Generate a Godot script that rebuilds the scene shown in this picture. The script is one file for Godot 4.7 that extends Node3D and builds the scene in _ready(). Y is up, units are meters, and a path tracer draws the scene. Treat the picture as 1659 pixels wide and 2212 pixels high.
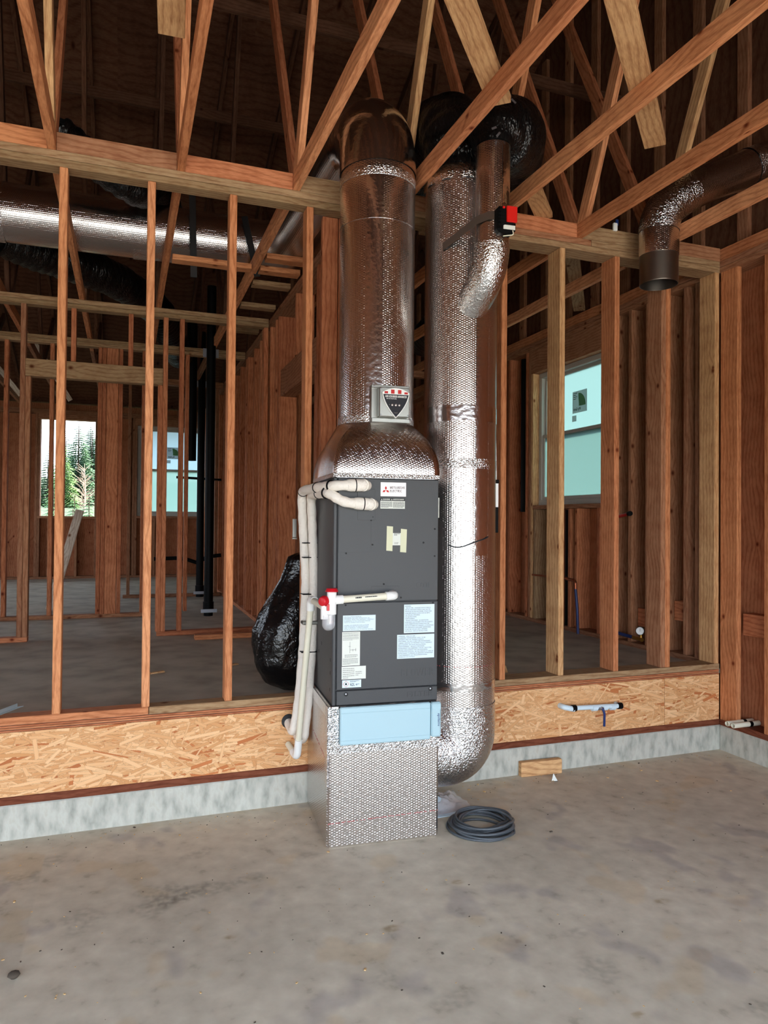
extends Node3D
# Garage under construction: an air handler with foil wrapped ducts stands before an open stud wall.

var rng := RandomNumberGenerator.new()
var M := {}
var used := {}
var HV: Transform3D

# ---------------------------------------------------------------- mesh builder
class MB:
	var v := PackedVector3Array()
	var n := PackedVector3Array()
	var t := PackedVector2Array()
	var c := PackedColorArray()
	var ix := PackedInt32Array()
	func vert(p: Vector3, nn: Vector3, uv := Vector2.ZERO) -> int:
		v.append(p)
		n.append(nn)
		t.append(uv)
		return v.size() - 1
	func tri(a: int, b: int, d: int) -> void:
		var g := (v[b] - v[a]).cross(v[d] - v[a])
		if g.length_squared() < 1e-18:
			return
		if g.dot(n[a] + n[b] + n[d]) > 0.0:
			ix.append_array([a, d, b])
		else:
			ix.append_array([a, b, d])
	func quad(a: Vector3, b: Vector3, d: Vector3, e: Vector3, nn: Vector3, ua := Vector2.ZERO, ub := Vector2.ZERO, ud := Vector2.ZERO, ue := Vector2.ZERO) -> void:
		var i := vert(a, nn, ua)
		vert(b, nn, ub)
		vert(d, nn, ud)
		vert(e, nn, ue)
		tri(i, i + 1, i + 2)
		tri(i, i + 2, i + 3)
	func flat(a: Vector3, b: Vector3, d: Vector3, out: Vector3) -> void:
		var nn := (b - a).cross(d - a).normalized()
		if nn.dot(out) < 0.0:
			nn = -nn
		var i := vert(a, nn, Vector2(a.x, a.y))
		vert(b, nn, Vector2(b.x, b.y))
		vert(d, nn, Vector2(d.x, d.y))
		tri(i, i + 1, i + 2)
	func mesh() -> ArrayMesh:
		var arr := []
		arr.resize(Mesh.ARRAY_MAX)
		arr[Mesh.ARRAY_VERTEX] = v
		arr[Mesh.ARRAY_NORMAL] = n
		arr[Mesh.ARRAY_TEX_UV] = t
		if c.size() == v.size() and c.size() > 0:
			arr[Mesh.ARRAY_COLOR] = c
		arr[Mesh.ARRAY_INDEX] = ix
		var m := ArrayMesh.new()
		m.add_surface_from_arrays(Mesh.PRIMITIVE_TRIANGLES, arr)
		return m
	# box with bevelled edges round the origin; grain runs along axis g (0,1,2)
	func box(size: Vector3, bevel: float, g: int, ou: float, ov: float, at := Vector3.ZERO) -> void:
		var h := size / 2.0
		var b := minf(bevel, minf(h.x, minf(h.y, h.z)) * 0.45)
		for ax in 3:
			for s in [-1.0, 1.0]:
				var a1: int = (ax + 1) % 3
				var a2: int = (ax + 2) % 3
				var nn := Vector3.ZERO
				nn[ax] = s
				var ps := []
				var us := []
				for k in [[-1, -1], [1, -1], [1, 1], [-1, 1]]:
					var p := Vector3.ZERO
					p[ax] = s * h[ax]
					p[a1] = k[0] * (h[a1] - b)
					p[a2] = k[1] * (h[a2] - b)
					ps.append(p)
					us.append(uvof(p, ax, g, h, ou, ov))
				quad(ps[0] + at, ps[1] + at, ps[2] + at, ps[3] + at, nn, us[0], us[1], us[2], us[3])
		if b <= 0.0:
			return
		for ax in 3:   # the twelve edges, along ax
			var a1: int = (ax + 1) % 3
			var a2: int = (ax + 2) % 3
			for k in [[-1, -1], [1, -1], [1, 1], [-1, 1]]:
				var nn := Vector3.ZERO
				nn[a1] = k[0]
				nn[a2] = k[1]
				nn = nn.normalized()
				var ps := []
				for e in [-1, 1]:
					for w in 2:
						var p := Vector3.ZERO
						p[ax] = e * (h[ax] - b)
						p[a1] = k[0] * (h[a1] - (b if w == 0 else 0.0))
						p[a2] = k[1] * (h[a2] - (b if w == 1 else 0.0))
						ps.append(p)
				var q := [ps[0], ps[1], ps[3], ps[2]]
				quad(q[0] + at, q[1] + at, q[2] + at, q[3] + at, nn, uvof(q[0], a1, g, h, ou, ov), uvof(q[1], a1, g, h, ou, ov), uvof(q[2], a1, g, h, ou, ov), uvof(q[3], a1, g, h, ou, ov))
		for sx in [-1, 1]:
			for sy in [-1, 1]:
				for sz in [-1, 1]:
					var s := Vector3(sx, sy, sz)
					var i := vert(s * (h - Vector3(0, b, b)) + at, s.normalized())
					vert(s * (h - Vector3(b, 0, b)) + at, s.normalized())
					vert(s * (h - Vector3(b, b, 0)) + at, s.normalized())
					tri(i, i + 1, i + 2)
	func uvof(p: Vector3, ax: int, g: int, h: Vector3, ou: float, ov: float) -> Vector2:
		var across := 0.0
		var along := p[g] + h[g]
		if ax == g:
			across = p[(g + 1) % 3] + h[(g + 1) % 3]
			along = (p[(g + 2) % 3] + h[(g + 2) % 3]) * 0.25
		else:
			var other := 3 - g - ax
			across = p[other] + h[other] + float(ax) * 0.03
		return Vector2(across / 0.3 + ou, along / 3.0 + ov)
	# rings of equal length, lofted; closed round; uv in metres
	func loft(rings: Array, closed := true, caps := true) -> void:
		var m: int = rings[0].size()
		var cols := m + 1 if closed else m
		var base := v.size()
		var va := 0.0
		for i in rings.size():
			var r: Array = rings[i]
			if i > 0:
				var step := 0.0
				for j in m:
					step += (r[j] - rings[i - 1][j]).length()
				va += step / m
			var ua := 0.0
			for j in cols:
				var p: Vector3 = r[j % m]
				if j > 0:
					ua += (p - r[(j - 1) % m]).length()
				var jn: Vector3 = r[(j + 1) % m] if closed or j < m - 1 else r[j]
				var jp: Vector3 = r[(j - 1 + m) % m] if closed or j > 0 else r[j]
				var dn: Vector3 = rings[mini(i + 1, rings.size() - 1)][j % m] - rings[maxi(i - 1, 0)][j % m]
				var nn := dn.cross(jn - jp).normalized()
				vert(p, nn, Vector2(ua, va))
		for i in rings.size() - 1:
			for j in cols - 1:
				var a := base + i * cols + j
				tri(a, a + 1, a + cols)
				tri(a + 1, a + cols + 1, a + cols)
		if caps and closed:
			for e in [0, rings.size() - 1]:
				var mid := Vector3.ZERO
				for p in rings[e]:
					mid += p
				mid /= m
				var inner: Vector3 = rings[1 if e == 0 else e - 1][0] - rings[e][0]
				var nn2: Vector3 = (rings[e][1] - rings[e][0]).cross(mid - rings[e][0]).normalized()
				if nn2.dot(inner) > 0.0:
					nn2 = -nn2
				var ci := vert(mid, nn2, Vector2(0.1, 0.1))
				for j in m:
					var q0 := vert(rings[e][j], nn2, Vector2(0.1, 0.1) + Vector2(cos(TAU * j / m), sin(TAU * j / m)) * 0.05)
					var q1 := vert(rings[e][(j + 1) % m], nn2, Vector2(0.1, 0.1))
					tri(ci, q0, q1)
	func tube(path: Array, radius, sides := 24, caps := true) -> void:
		var rings := []
		var tang := (path[1] - path[0] as Vector3).normalized()
		var side := tang.cross(Vector3.UP)
		if side.length() < 0.1:
			side = tang.cross(Vector3.RIGHT)
		side = side.normalized()
		for i in path.size():
			var d: Vector3 = (path[mini(i + 1, path.size() - 1)] - path[maxi(i - 1, 0)]).normalized()
			side = (side - d * side.dot(d)).normalized()
			var up := side.cross(d)
			var r: float = radius[i] if radius is Array else radius
			var ring := []
			for j in sides:
				var a := TAU * j / sides
				ring.append(path[i] + (side * cos(a) + up * sin(a)) * r)
			rings.append(ring)
		# loft wants outward normals: with this frame they point outwards
		var b0 := v.size()
		loft(rings, true, caps)
		var mid: Vector3 = path[0]
		if (v[b0] - mid).dot(n[b0]) < 0.0:
			for k in range(b0, b0 + rings.size() * (sides + 1)):
				n[k] = -n[k]
			var redo := ix.duplicate()
			ix.clear()
			for k in redo.size() / 3:
				tri(redo[k * 3], redo[k * 3 + 1], redo[k * 3 + 2])
	func lathe(profile: Array, sides := 32, at := Vector3.ZERO, axis := 1) -> void:
		var rings := []
		for q in profile:
			var ring := []
			for j in sides:
				var a := TAU * j / sides
				var p := Vector3(q.x * cos(a), q.y, q.x * sin(a))
				if axis == 2:
					p = Vector3(q.x * cos(a), q.x * sin(a), q.y)
				elif axis == 0:
					p = Vector3(q.y, q.x * cos(a), q.x * sin(a))
				ring.append(p + at)
			rings.append(ring)
		var b0 := v.size()
		loft(rings, true, false)
		# normals point out of the solid: the outer runs of the profile decide the side
		var turn := 0.0
		for i in profile.size() - 1:
			var pa: Vector2 = profile[i]
			var pb: Vector2 = profile[i + 1]
			turn += (pb.y - pa.y) * (pa.x + pb.x) * (pa.x + pb.x)
		var flip := -1.0 if turn < 0.0 else 1.0
		for i in rings.size():
			for j in sides + 1:
				var k := b0 + i * (sides + 1) + j
				var pd: Vector2 = profile[mini(i + 1, profile.size() - 1)] - profile[maxi(i - 1, 0)]
				var nr := Vector2(pd.y, -pd.x).normalized() * flip
				var a := TAU * j / sides
				if axis == 1:
					n[k] = Vector3(nr.x * cos(a), nr.y, nr.x * sin(a))
				elif axis == 2:
					n[k] = Vector3(nr.x * cos(a), nr.x * sin(a), nr.y)
				else:
					n[k] = Vector3(nr.y, nr.x * cos(a), nr.x * sin(a))
		var redo := ix.duplicate()
		ix.clear()
		for k in redo.size() / 3:
			tri(redo[k * 3], redo[k * 3 + 1], redo[k * 3 + 2])
	# polygon in xy, pushed along z from z0 to z1
	func prism(poly: PackedVector2Array, z0: float, z1: float) -> void:
		var tris := Geometry2D.triangulate_polygon(poly)
		for s in [[z1, 1.0], [z0, -1.0]]:
			var b0 := v.size()
			for p in poly:
				vert(Vector3(p.x, p.y, s[0]), Vector3(0, 0, s[1]), Vector2(p.x, -p.y))
			for k in tris.size() / 3:
				tri(b0 + tris[k * 3], b0 + tris[k * 3 + 1], b0 + tris[k * 3 + 2])
		var cw := Geometry2D.is_polygon_clockwise(poly)
		for i in poly.size():
			var a := poly[i]
			var b := poly[(i + 1) % poly.size()]
			var d := (b - a).normalized()
			var nn := Vector3(d.y, -d.x, 0) * (1.0 if not cw else -1.0)
			quad(Vector3(a.x, a.y, z0), Vector3(b.x, b.y, z0), Vector3(b.x, b.y, z1), Vector3(a.x, a.y, z1), nn, Vector2(a.x, z0), Vector2(b.x, z0), Vector2(b.x, z1), Vector2(a.x, z1))

# ---------------------------------------------------------------- nodes
func numbered(called: String) -> String:
	if not used.has(called):
		used[called] = 0
		return called
	used[called] += 1
	return "%s_%03d" % [called, used[called]]

func thing(called: String, label: String, category: String, group := "", xf := Transform3D()) -> Node3D:
	var o := Node3D.new()
	o.name = numbered(called)
	add_child(o)
	o.transform = xf
	o.set_meta("label", label)
	o.set_meta("category", category)
	if group:
		o.set_meta("group", group)
	return o

func struct(called: String, label: String, category: String) -> Node3D:
	var o := thing(called, label, category)
	o.set_meta("kind", "structure")
	return o

func part(parent: Node, called: String, mb: MB, mat: Material, at := Vector3.ZERO) -> MeshInstance3D:
	return partm(parent, called, mb.mesh(), mat, at)

func partm(parent: Node, called: String, mesh: Mesh, mat: Material, at := Vector3.ZERO) -> MeshInstance3D:
	var o := MeshInstance3D.new()
	o.name = called
	o.mesh = mesh
	o.material_override = mat
	o.position = at
	parent.add_child(o, true)
	return o

func lone(called: String, label: String, category: String, mb: MB, mat: Material, group := "", xf := Transform3D()) -> MeshInstance3D:
	var o := MeshInstance3D.new()
	o.name = numbered(called)
	o.mesh = mb.mesh()
	o.material_override = mat
	o.transform = xf
	add_child(o)
	o.set_meta("label", label)
	o.set_meta("category", category)
	if group:
		o.set_meta("group", group)
	return o

# axis-aligned piece of lumber, or any box, between two corners
func bx(parent: Node, called: String, a: Vector3, b: Vector3, mat: Material, bevel := 0.002, grain := -1) -> MeshInstance3D:
	var lo := Vector3(minf(a.x, b.x), minf(a.y, b.y), minf(a.z, b.z))
	var hi := Vector3(maxf(a.x, b.x), maxf(a.y, b.y), maxf(a.z, b.z))
	var s := hi - lo
	var g := grain
	if g < 0:
		g = 1
		if s.x > s.y and s.x >= s.z:
			g = 0
		elif s.z > s.y and s.z > s.x:
			g = 2
	var mb := MB.new()
	mb.box(s, bevel, g, rng.randf(), rng.randf())
	return part(parent, called, mb, mat, (lo + hi) / 2.0)

# lumber from a to b (ends of its centre line), w across, d deep; face: direction that d points along
func beam(parent: Node, called: String, a: Vector3, b: Vector3, w: float, d: float, face: Vector3, mat: Material) -> MeshInstance3D:
	var mb := MB.new()
	var y := (b - a).normalized()
	var z := (face - y * face.dot(y)).normalized()
	var x := y.cross(z)
	mb.box(Vector3(w, (b - a).length(), d), 0.002, 1, rng.randf(), rng.randf())
	var o := part(parent, called, mb, mat)
	o.transform = Transform3D(Basis(x, y, z), (a + b) / 2.0)
	return o

func wood(kind := "fir") -> Material:
	var list: Array = M[kind]
	return list[rng.randi() % list.size()]

func text(parent: Node, called: String, words: String, height: float, mat: Material, at: Vector3, left := true, font := "Droid Sans", bold := false, depth := 0.0006, spacing := 0.0) -> MeshInstance3D:
	var tm := TextMesh.new()
	var f := SystemFont.new()
	f.font_names = PackedStringArray([font])
	if bold:
		f.font_weight = 700
	tm.font = f
	tm.font_size = 32
	tm.pixel_size = height / 23.0
	tm.depth = depth
	tm.curve_step = 4.0
	tm.line_spacing = spacing
	tm.text = words
	tm.horizontal_alignment = HORIZONTAL_ALIGNMENT_LEFT if left else HORIZONTAL_ALIGNMENT_CENTER
	tm.vertical_alignment = VERTICAL_ALIGNMENT_TOP if left else VERTICAL_ALIGNMENT_CENTER
	return partm(parent, called, tm, mat, at)

func fit_text(parent: Node, called: String, words: String, mat: Material, u0: float, y0: float, u1: float, y1: float, z: float, depth := 0.0005, bold := true) -> MeshInstance3D:
	var t := text(parent, called, words, 0.02, mat, Vector3.ZERO, false, "Droid Sans", bold, depth)
	var box := t.mesh.get_aabb()
	t.scale = Vector3((u1 - u0) / box.size.x, (y1 - y0) / box.size.y, 1.0)
	t.position = Vector3(u0 - box.position.x * t.scale.x, y0 - box.position.y * t.scale.y, z)
	return t

func curve(points: Array, round_by: float, steps := 8) -> Array:   # polyline with rounded corners
	var out := [points[0]]
	for i in range(1, points.size() - 1):
		var p: Vector3 = points[i]
		var a: Vector3 = points[i - 1] - p
		var b: Vector3 = points[i + 1] - p
		var r := minf(round_by, minf(a.length(), b.length()) * 0.48)
		var p0 := p + a.normalized() * r
		var p1 := p + b.normalized() * r
		for k in steps + 1:
			var t := float(k) / steps
			out.append(p0.lerp(p, t).lerp(p.lerp(p1, t), t))
	out.append(points[points.size() - 1])
	return out

func dense(path: Array, step: float) -> Array:
	var out := [path[0]]
	for i in range(1, path.size()):
		var d: float = (path[i] - path[i - 1]).length()
		var m := maxi(1, int(ceil(d / step)))
		for k in m:
			out.append(path[i - 1].lerp(path[i], float(k + 1) / m))
	return out

# ---------------------------------------------------------------- materials
func std(name_: String, col: Color, rough: float, metal := 0.0) -> StandardMaterial3D:
	var m := StandardMaterial3D.new()
	m.resource_name = name_
	m.albedo_color = col
	m.roughness = rough
	m.metallic = metal
	return m

func fnl(seed_: int, freq: float, oct := 3) -> FastNoiseLite:
	var f := FastNoiseLite.new()
	f.seed = seed_
	f.noise_type = FastNoiseLite.TYPE_SIMPLEX_SMOOTH
	f.frequency = freq
	f.fractal_octaves = oct
	return f

func noise_tex(seed_: int, freq: float, size: int, stops: Array, cols: Array, oct := 4, kind := FastNoiseLite.TYPE_SIMPLEX_SMOOTH) -> NoiseTexture2D:
	var t := NoiseTexture2D.new()
	t.width = size
	t.height = size
	t.seamless = true
	t.generate_mipmaps = false
	var f := fnl(seed_, freq, oct)
	f.noise_type = kind
	t.noise = f
	var g := Gradient.new()
	g.offsets = PackedFloat32Array(stops)
	g.colors = PackedColorArray(cols)
	t.color_ramp = g
	return t

func wood_image(seed_: int) -> ImageTexture:
	var w := 200
	var h := 1024
	var f := fnl(seed_, 1.0, 3)
	var r := RandomNumberGenerator.new()
	r.seed = seed_
	var knots := []
	for i in 5:
		knots.append(Vector3(r.randf(), r.randf(), r.randf_range(0.6, 1.5)))
	var data := PackedByteArray()
	data.resize(w * h * 3)
	var k := 0
	for y in h:
		var fy := float(y) / h
		var cy := cos(TAU * fy)
		var sy := sin(TAU * fy)
		var wob := f.get_noise_3d(cy * 0.9 + 7.0, sy * 0.9, 3.0) * 1.2
		for x in w:
			var fx := float(x) / w
			var dark := 0.0
			var bend := 0.0
			for q in knots:
				var dy: float = fy - q.y
				dy -= round(dy)
				if absf(dy) > 0.07:
					continue
				var dx: float = fx - q.x
				var d2: float = (dx * dx) / (0.0018 * q.z) + dy * dy / (0.00003 * q.z)
				if d2 < 14.0:
					dark = maxf(dark, exp(-d2 * 0.9))
				bend += signf(dx) * 1.1 * exp(-(dx * dx) / 0.03 - dy * dy / 0.0007)
			var ring := fx * 11.0 + f.get_noise_3d(fx * 0.7, cy * 0.55, sy * 0.55) * 1.5 + wob * 0.45 + bend * 0.8
			var lw := 0.5 + 0.5 * sin(TAU * ring)
			lw = lw * lw * lw
			var fine := f.get_noise_3d(fx * 60.0, cy * 9.0, sy * 9.0)
			var blot := f.get_noise_3d(fx * 2.0 + 20.0, cy * 3.0, sy * 3.0)
			var t := clampf(0.27 * lw + 0.30 * fine + 0.22 * blot + 0.10, 0.0, 1.0)
			t = maxf(t, dark * 1.25)
			data[k] = int(clampf(255.0 * (1.0 - 0.42 * t), 20, 255))
			data[k + 1] = int(clampf(243.0 * (1.0 - 0.56 * t), 16, 255))
			data[k + 2] = int(clampf(228.0 * (1.0 - 0.64 * t), 12, 255))
			k += 3
	return ImageTexture.create_from_image(Image.create_from_data(w, h, false, Image.FORMAT_RGB8, data))

func osb_image() -> ImageTexture:   # strands pressed flat: 3.0 m by 0.6 m
	var w := 2048
	var h := 420
	var data := PackedByteArray()
	data.resize(w * h * 3)
	for i in w * h:
		data[i * 3] = 214
		data[i * 3 + 1] = 160
		data[i * 3 + 2] = 104
	var r := RandomNumberGenerator.new()
	r.seed = 77
	var f := fnl(5, 0.02, 3)
	for s in 4600:
		var L := r.randf_range(36.0, 140.0)
		var T := r.randf_range(4.0, 14.0)
		var a := r.randfn(0.0, 0.30) if r.randf() < 0.8 else r.randf_range(-1.5, 1.5)
		var cx := r.randf() * w
		var cy := r.randf() * h
		var tone := r.randf()
		var c0 := Vector3(214, 166, 112).lerp(Vector3(246, 214, 168), tone)
		if r.randf() < 0.07:
			c0 = Vector3(184, 116, 66).lerp(Vector3(204, 134, 80), r.randf())
		var ca := cos(a)
		var sa := sin(a)
		var ex := absf(ca) * L / 2.0 + absf(sa) * T / 2.0
		var ey := absf(sa) * L / 2.0 + absf(ca) * T / 2.0
		var skew := r.randf_range(-0.5, 0.5)
		for y in range(int(cy - ey), int(cy + ey) + 1):
			for x in range(int(cx - ex), int(cx + ex) + 1):
				var dx := x - cx
				var dy := y - cy
				var u := dx * ca + dy * sa
				var vv := -dx * sa + dy * ca
				if absf(vv) > T / 2.0 or absf(u + vv * skew) > L / 2.0:
					continue
				var xx := posmod(x, w)
				var yy := posmod(y, h)
				var g := 1.0 + 0.05 * sin(vv * 2.1 + s) + 0.04 * sin(u * 0.2 + vv * 3.3)
				if absf(vv) > T / 2.0 - 0.9 or absf(u + vv * skew) > L / 2.0 - 1.0:
					g *= 0.86
				var k := (yy * w + xx) * 3
				data[k] = int(clampf(c0.x * g, 0, 255))
				data[k + 1] = int(clampf(c0.y * g, 0, 255))
				data[k + 2] = int(clampf(c0.z * g, 0, 255))
	return ImageTexture.create_from_image(Image.create_from_data(w, h, false, Image.FORMAT_RGB8, data))

func bubble_image() -> ImageTexture:   # relief of bubble wrap, tile of 12 upright columns, dents and creases between some of them
	var s := 384
	var r := RandomNumberGenerator.new()
	r.seed = 12
	var tall := PackedFloat32Array()
	for i in 12 * 12:
		tall.append(r.randf_range(0.35, 1.0))
	var f := fnl(31, 1.0, 2)
	var data := PackedByteArray()
	data.resize(s * s)
	for y in s:
		for x in s:
			var u := float(x) / s * 12.0
			var w := float(y) / s * 12.0
			var best := 9.0
			var top := 1.0
			for dr in [0, 1]:
				var column: int = int(floor(u)) + int(dr)
				var shift := 0.5 if posmod(column, 2) == 0 else 0.0
				var cw: float = round(w - shift) + shift
				var d: float = Vector2((u - column) * 1.02, w - cw).length()
				if d < best:
					best = d
					top = tall[posmod(column, 12) * 12 + posmod(int(cw - shift), 12)]
			var hgt := 0.0
			if best < 0.49:
				hgt = top * pow(1.0 - (best / 0.49) * (best / 0.49), 0.6)
			var crease := minf(absf(u - 3.5), minf(absf(u - 6.5), absf(u - 10.5)))
			var wave := f.get_noise_3d(cos(TAU * x / s) * 1.2 + 5.0, sin(TAU * x / s) * 1.2, 2.0 * cos(TAU * y / s))
			data[y * s + x] = int(clampf(60 + 150 * hgt + 30.0 * wave - 45.0 * smoothstep(0.25, 0.0, crease), 0, 255))
	return ImageTexture.create_from_image(Image.create_from_data(s, s, false, Image.FORMAT_L8, data))

func stain_image() -> ImageTexture:   # dust, tyre marks and damp patches on the garage slab, 9 m by 9 m
	var s := 1024
	var f := fnl(3, 0.006, 4)
	var f2 := fnl(9, 0.03, 3)
	var f3 := fnl(14, 0.012, 3)
	var f4 := fnl(23, 0.25, 3)
	# scuffs (0) and rusty mud (1) lying where the slab shows them: x, z, size
	var marks := [[0.47, 0.73, 0.100, 0], [0.64, 0.76, 0.070, 0], [0.21, 0.83, 0.080, 0], [0.39, 0.82, 0.070, 0], [1.12, 0.60, 0.050, 0], [0.65, 0.41, 0.050, 0], [0.84, 0.71, 0.040, 0], [1.83, 1.71, 0.070, 0], [1.30, 1.69, 0.050, 0], [1.90, 1.50, 0.040, 0], [1.14, 1.53, 0.050, 0], [2.19, 2.05, 0.050, 0], [1.27, 1.26, 0.030, 1], [2.35, 1.43, 0.030, 1], [1.64, 1.03, 0.020, 1], [0.69, 1.12, 0.020, 1], [1.64, 1.26, 0.020, 1], [1.82, 1.94, 0.020, 1], [-0.08, 0.42, 0.060, 0], [0.03, 0.28, 0.050, 0]]
	var near := []
	for i in 256:
		var cell := []
		for q in marks:
			var cx := (i % 16 + 0.5) * 9.0 / 16.0
			var cz := (i / 16 + 0.5) * 9.0 / 16.0
			var qx := fposmod(q[0], 9.0)
			var qz := fposmod(q[1], 9.0)
			if absf(cx - qx) < 0.6 and absf(cz - qz) < 0.6:
				cell.append([qx, qz, q[2] * 1.5, q[3]])
		near.append(cell)
	var data := PackedByteArray()
	data.resize(s * s * 3)
	var k := 0
	for y in s:
		for x in s:
			var a := f.get_noise_2d(x, y)
			var b := f2.get_noise_2d(x, y)
			var d := f3.get_noise_2d(x * 1.6 + 500, y * 0.8)
			var g := 0.90 + 0.07 * a + 0.03 * b
			var dk := smoothstep(0.18, 0.42, d) * smoothstep(-0.05, 0.35, b)
			var rust := smoothstep(0.34, 0.5, f2.get_noise_2d(x * 0.7 + 900, y * 0.7)) * 0.5
			g *= 1.0 - 0.12 * dk
			var wx := x * 9.0 / s
			var wz := y * 9.0 / s
			for q in near[(y * 16 / s) * 16 + x * 16 / s]:
				var far: float = Vector2(wx - q[0], (wz - q[1]) * 1.5).length() / q[2]
				var hit := smoothstep(1.15, 0.35, far + 0.9 * b + 0.5 * a) * (0.55 + 0.9 * f4.get_noise_2d(x, y))
				if q[3] == 0:
					g *= 1.0 - 0.13 * clampf(hit, 0.0, 1.0)
				else:
					g *= 1.0 - 0.22 * clampf(hit, 0.0, 1.0)
					rust = maxf(rust, clampf(hit * 1.6, 0.0, 1.0))
			data[k] = int(255 * clampf(g, 0, 1))
			data[k + 1] = int(255 * clampf(g * (0.985 - 0.05 * rust), 0, 1))
			data[k + 2] = int(255 * clampf(g * (0.965 - 0.12 * rust + 0.03 * dk), 0, 1))
			k += 3
	return ImageTexture.create_from_image(Image.create_from_data(s, s, false, Image.FORMAT_RGB8, data))

func make_materials() -> void:
	var wt := [wood_image(11), wood_image(29)]
	var mk := func(name_: String, tints: Array, rough: float) -> Array:
		var out := []
		for i in tints.size():
			var m := std(name_, tints[i], rough)
			m.albedo_texture = wt[i % 2]
			m.metallic_specular = 0.3
			out.append(m)
		return out
	M.fir = mk.call("fir_lumber", [Color(0.85, 0.615, 0.455), Color(0.81, 0.57, 0.415), Color(0.88, 0.65, 0.495), Color(0.79, 0.55, 0.405)], 0.72)
	M.red = mk.call("red_fir_lumber", [Color(0.77, 0.515, 0.385), Color(0.72, 0.475, 0.355), Color(0.80, 0.55, 0.415)], 0.75)
	M.pale = mk.call("pale_lumber", [Color(0.88, 0.74, 0.57), Color(0.82, 0.68, 0.52)], 0.75)
	M.grey = mk.call("weathered_lumber", [Color(0.66, 0.57, 0.46), Color(0.61, 0.53, 0.42), Color(0.68, 0.59, 0.48)], 0.85)
	M.brown = mk.call("dark_lumber", [Color(0.65, 0.48, 0.385), Color(0.61, 0.455, 0.365), Color(0.68, 0.51, 0.405)], 0.8)
	M.dim = mk.call("shaded_attic_lumber", [Color(0.40, 0.29, 0.23), Color(0.36, 0.26, 0.21)], 0.85)  # darker copy of the lumber; attic shade is put into the tint
	M.ash = mk.call("silvered_plank", [Color(0.86, 0.85, 0.83)], 0.8)
	M.treated = mk.call("treated_sill", [Color(0.48, 0.29, 0.22)], 0.8)
	M.ply = mk.call("plywood_sheet", [Color(0.74, 0.505, 0.38), Color(0.70, 0.48, 0.365)], 0.8)
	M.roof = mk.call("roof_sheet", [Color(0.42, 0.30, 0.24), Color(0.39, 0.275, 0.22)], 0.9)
	var osb := std("osb", Color(0.96, 0.885, 0.84), 0.8)
	osb.albedo_texture = osb_image()
	M.osb = osb
	# foil
	var bub := bubble_image()
	var foil := std("bubble_foil", Color(0.84, 0.82, 0.81), 0.2, 1.0)
	foil.heightmap_enabled = true
	foil.heightmap_texture = bub
	foil.heightmap_scale = 0.12
	foil.uv1_scale = Vector3(1.0 / 0.144, 1.0 / 0.144, 1)
	M.foil = foil
	var foilp := foil.duplicate() as StandardMaterial3D
	foilp.heightmap_scale = 0.17
	foilp.roughness = 0.26
	M.foilp = foilp
	var tape := std("foil_tape", Color(0.85, 0.84, 0.84), 0.17, 1.0)
	tape.heightmap_enabled = true
	tape.heightmap_texture = noise_tex(8, 0.02, 256, [0.0, 1.0], [Color.BLACK, Color.WHITE], 4)
	tape.heightmap_scale = 0.10
	tape.uv1_triplanar = true
	tape.uv1_scale = Vector3(5, 5, 5)
	M.tape = tape
	var crinkle := std("crinkled_foil", Color(0.88, 0.88, 0.88), 0.2, 1.0)
	crinkle.heightmap_enabled = true
	crinkle.heightmap_texture = noise_tex(18, 0.035, 256, [0.0, 0.5, 1.0], [Color.WHITE, Color.BLACK, Color.WHITE], 4)
	crinkle.heightmap_scale = 0.45
	crinkle.uv1_triplanar = true
	crinkle.uv1_scale = Vector3(5, 5, 5)
	M.crinkle = crinkle
	M.galv = std("galvanised_sheet", Color(0.62, 0.62, 0.60), 0.35, 1.0)
	M.collar = std("duct_collar", Color(0.50, 0.47, 0.44), 0.38, 1.0)
	# concrete
	var slab := std("garage_slab", Color(0.95, 0.925, 0.86), 0.82)
	slab.albedo_texture = noise_tex(2, 0.012, 1024, [0.0, 0.22, 0.5, 0.75, 1.0], [Color(0.76, 0.745, 0.72), Color(0.885, 0.875, 0.86), Color(0.92, 0.912, 0.90), Color(0.945, 0.94, 0.93), Color(0.98, 0.98, 0.97)], 6)
	slab.uv1_scale = Vector3(0.7, 0.7, 1)
	slab.detail_enabled = true
	slab.detail_albedo = stain_image()
	slab.detail_blend_mode = BaseMaterial3D.BLEND_MODE_MUL
	slab.detail_uv_layer = BaseMaterial3D.DETAIL_UV_2
	slab.uv2_scale = Vector3(1.0 / 9.0, 1.0 / 9.0, 1)
	slab.heightmap_enabled = true
	slab.heightmap_texture = noise_tex(22, 0.05, 512, [0.0, 1.0], [Color.BLACK, Color.WHITE], 4)
	slab.heightmap_scale = 0.05
	M.slab = slab
	var curb := std("curb_concrete", Color(0.82, 0.81, 0.79), 0.85)
	curb.albedo_texture = noise_tex(41, 0.018, 512, [0.0, 0.3, 0.5, 0.7, 1.0], [Color(0.70, 0.71, 0.68), Color(0.82, 0.83, 0.80), Color(0.88, 0.88, 0.85), Color(0.92, 0.93, 0.90), Color(0.86, 0.84, 0.79)], 5)
	curb.uv1_triplanar = true
	curb.uv1_world_triplanar = true
	curb.uv1_scale = Vector3(1.6, 0.7, 1.6)
	curb.heightmap_enabled = true
	curb.heightmap_texture = noise_tex(42, 0.05, 256, [0.0, 1.0], [Color.BLACK, Color.WHITE], 4)
	curb.heightmap_scale = 0.15
	M.curb = curb
	var hf := std("dusty_subfloor", Color(0.76, 0.71, 0.64), 0.88)
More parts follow.
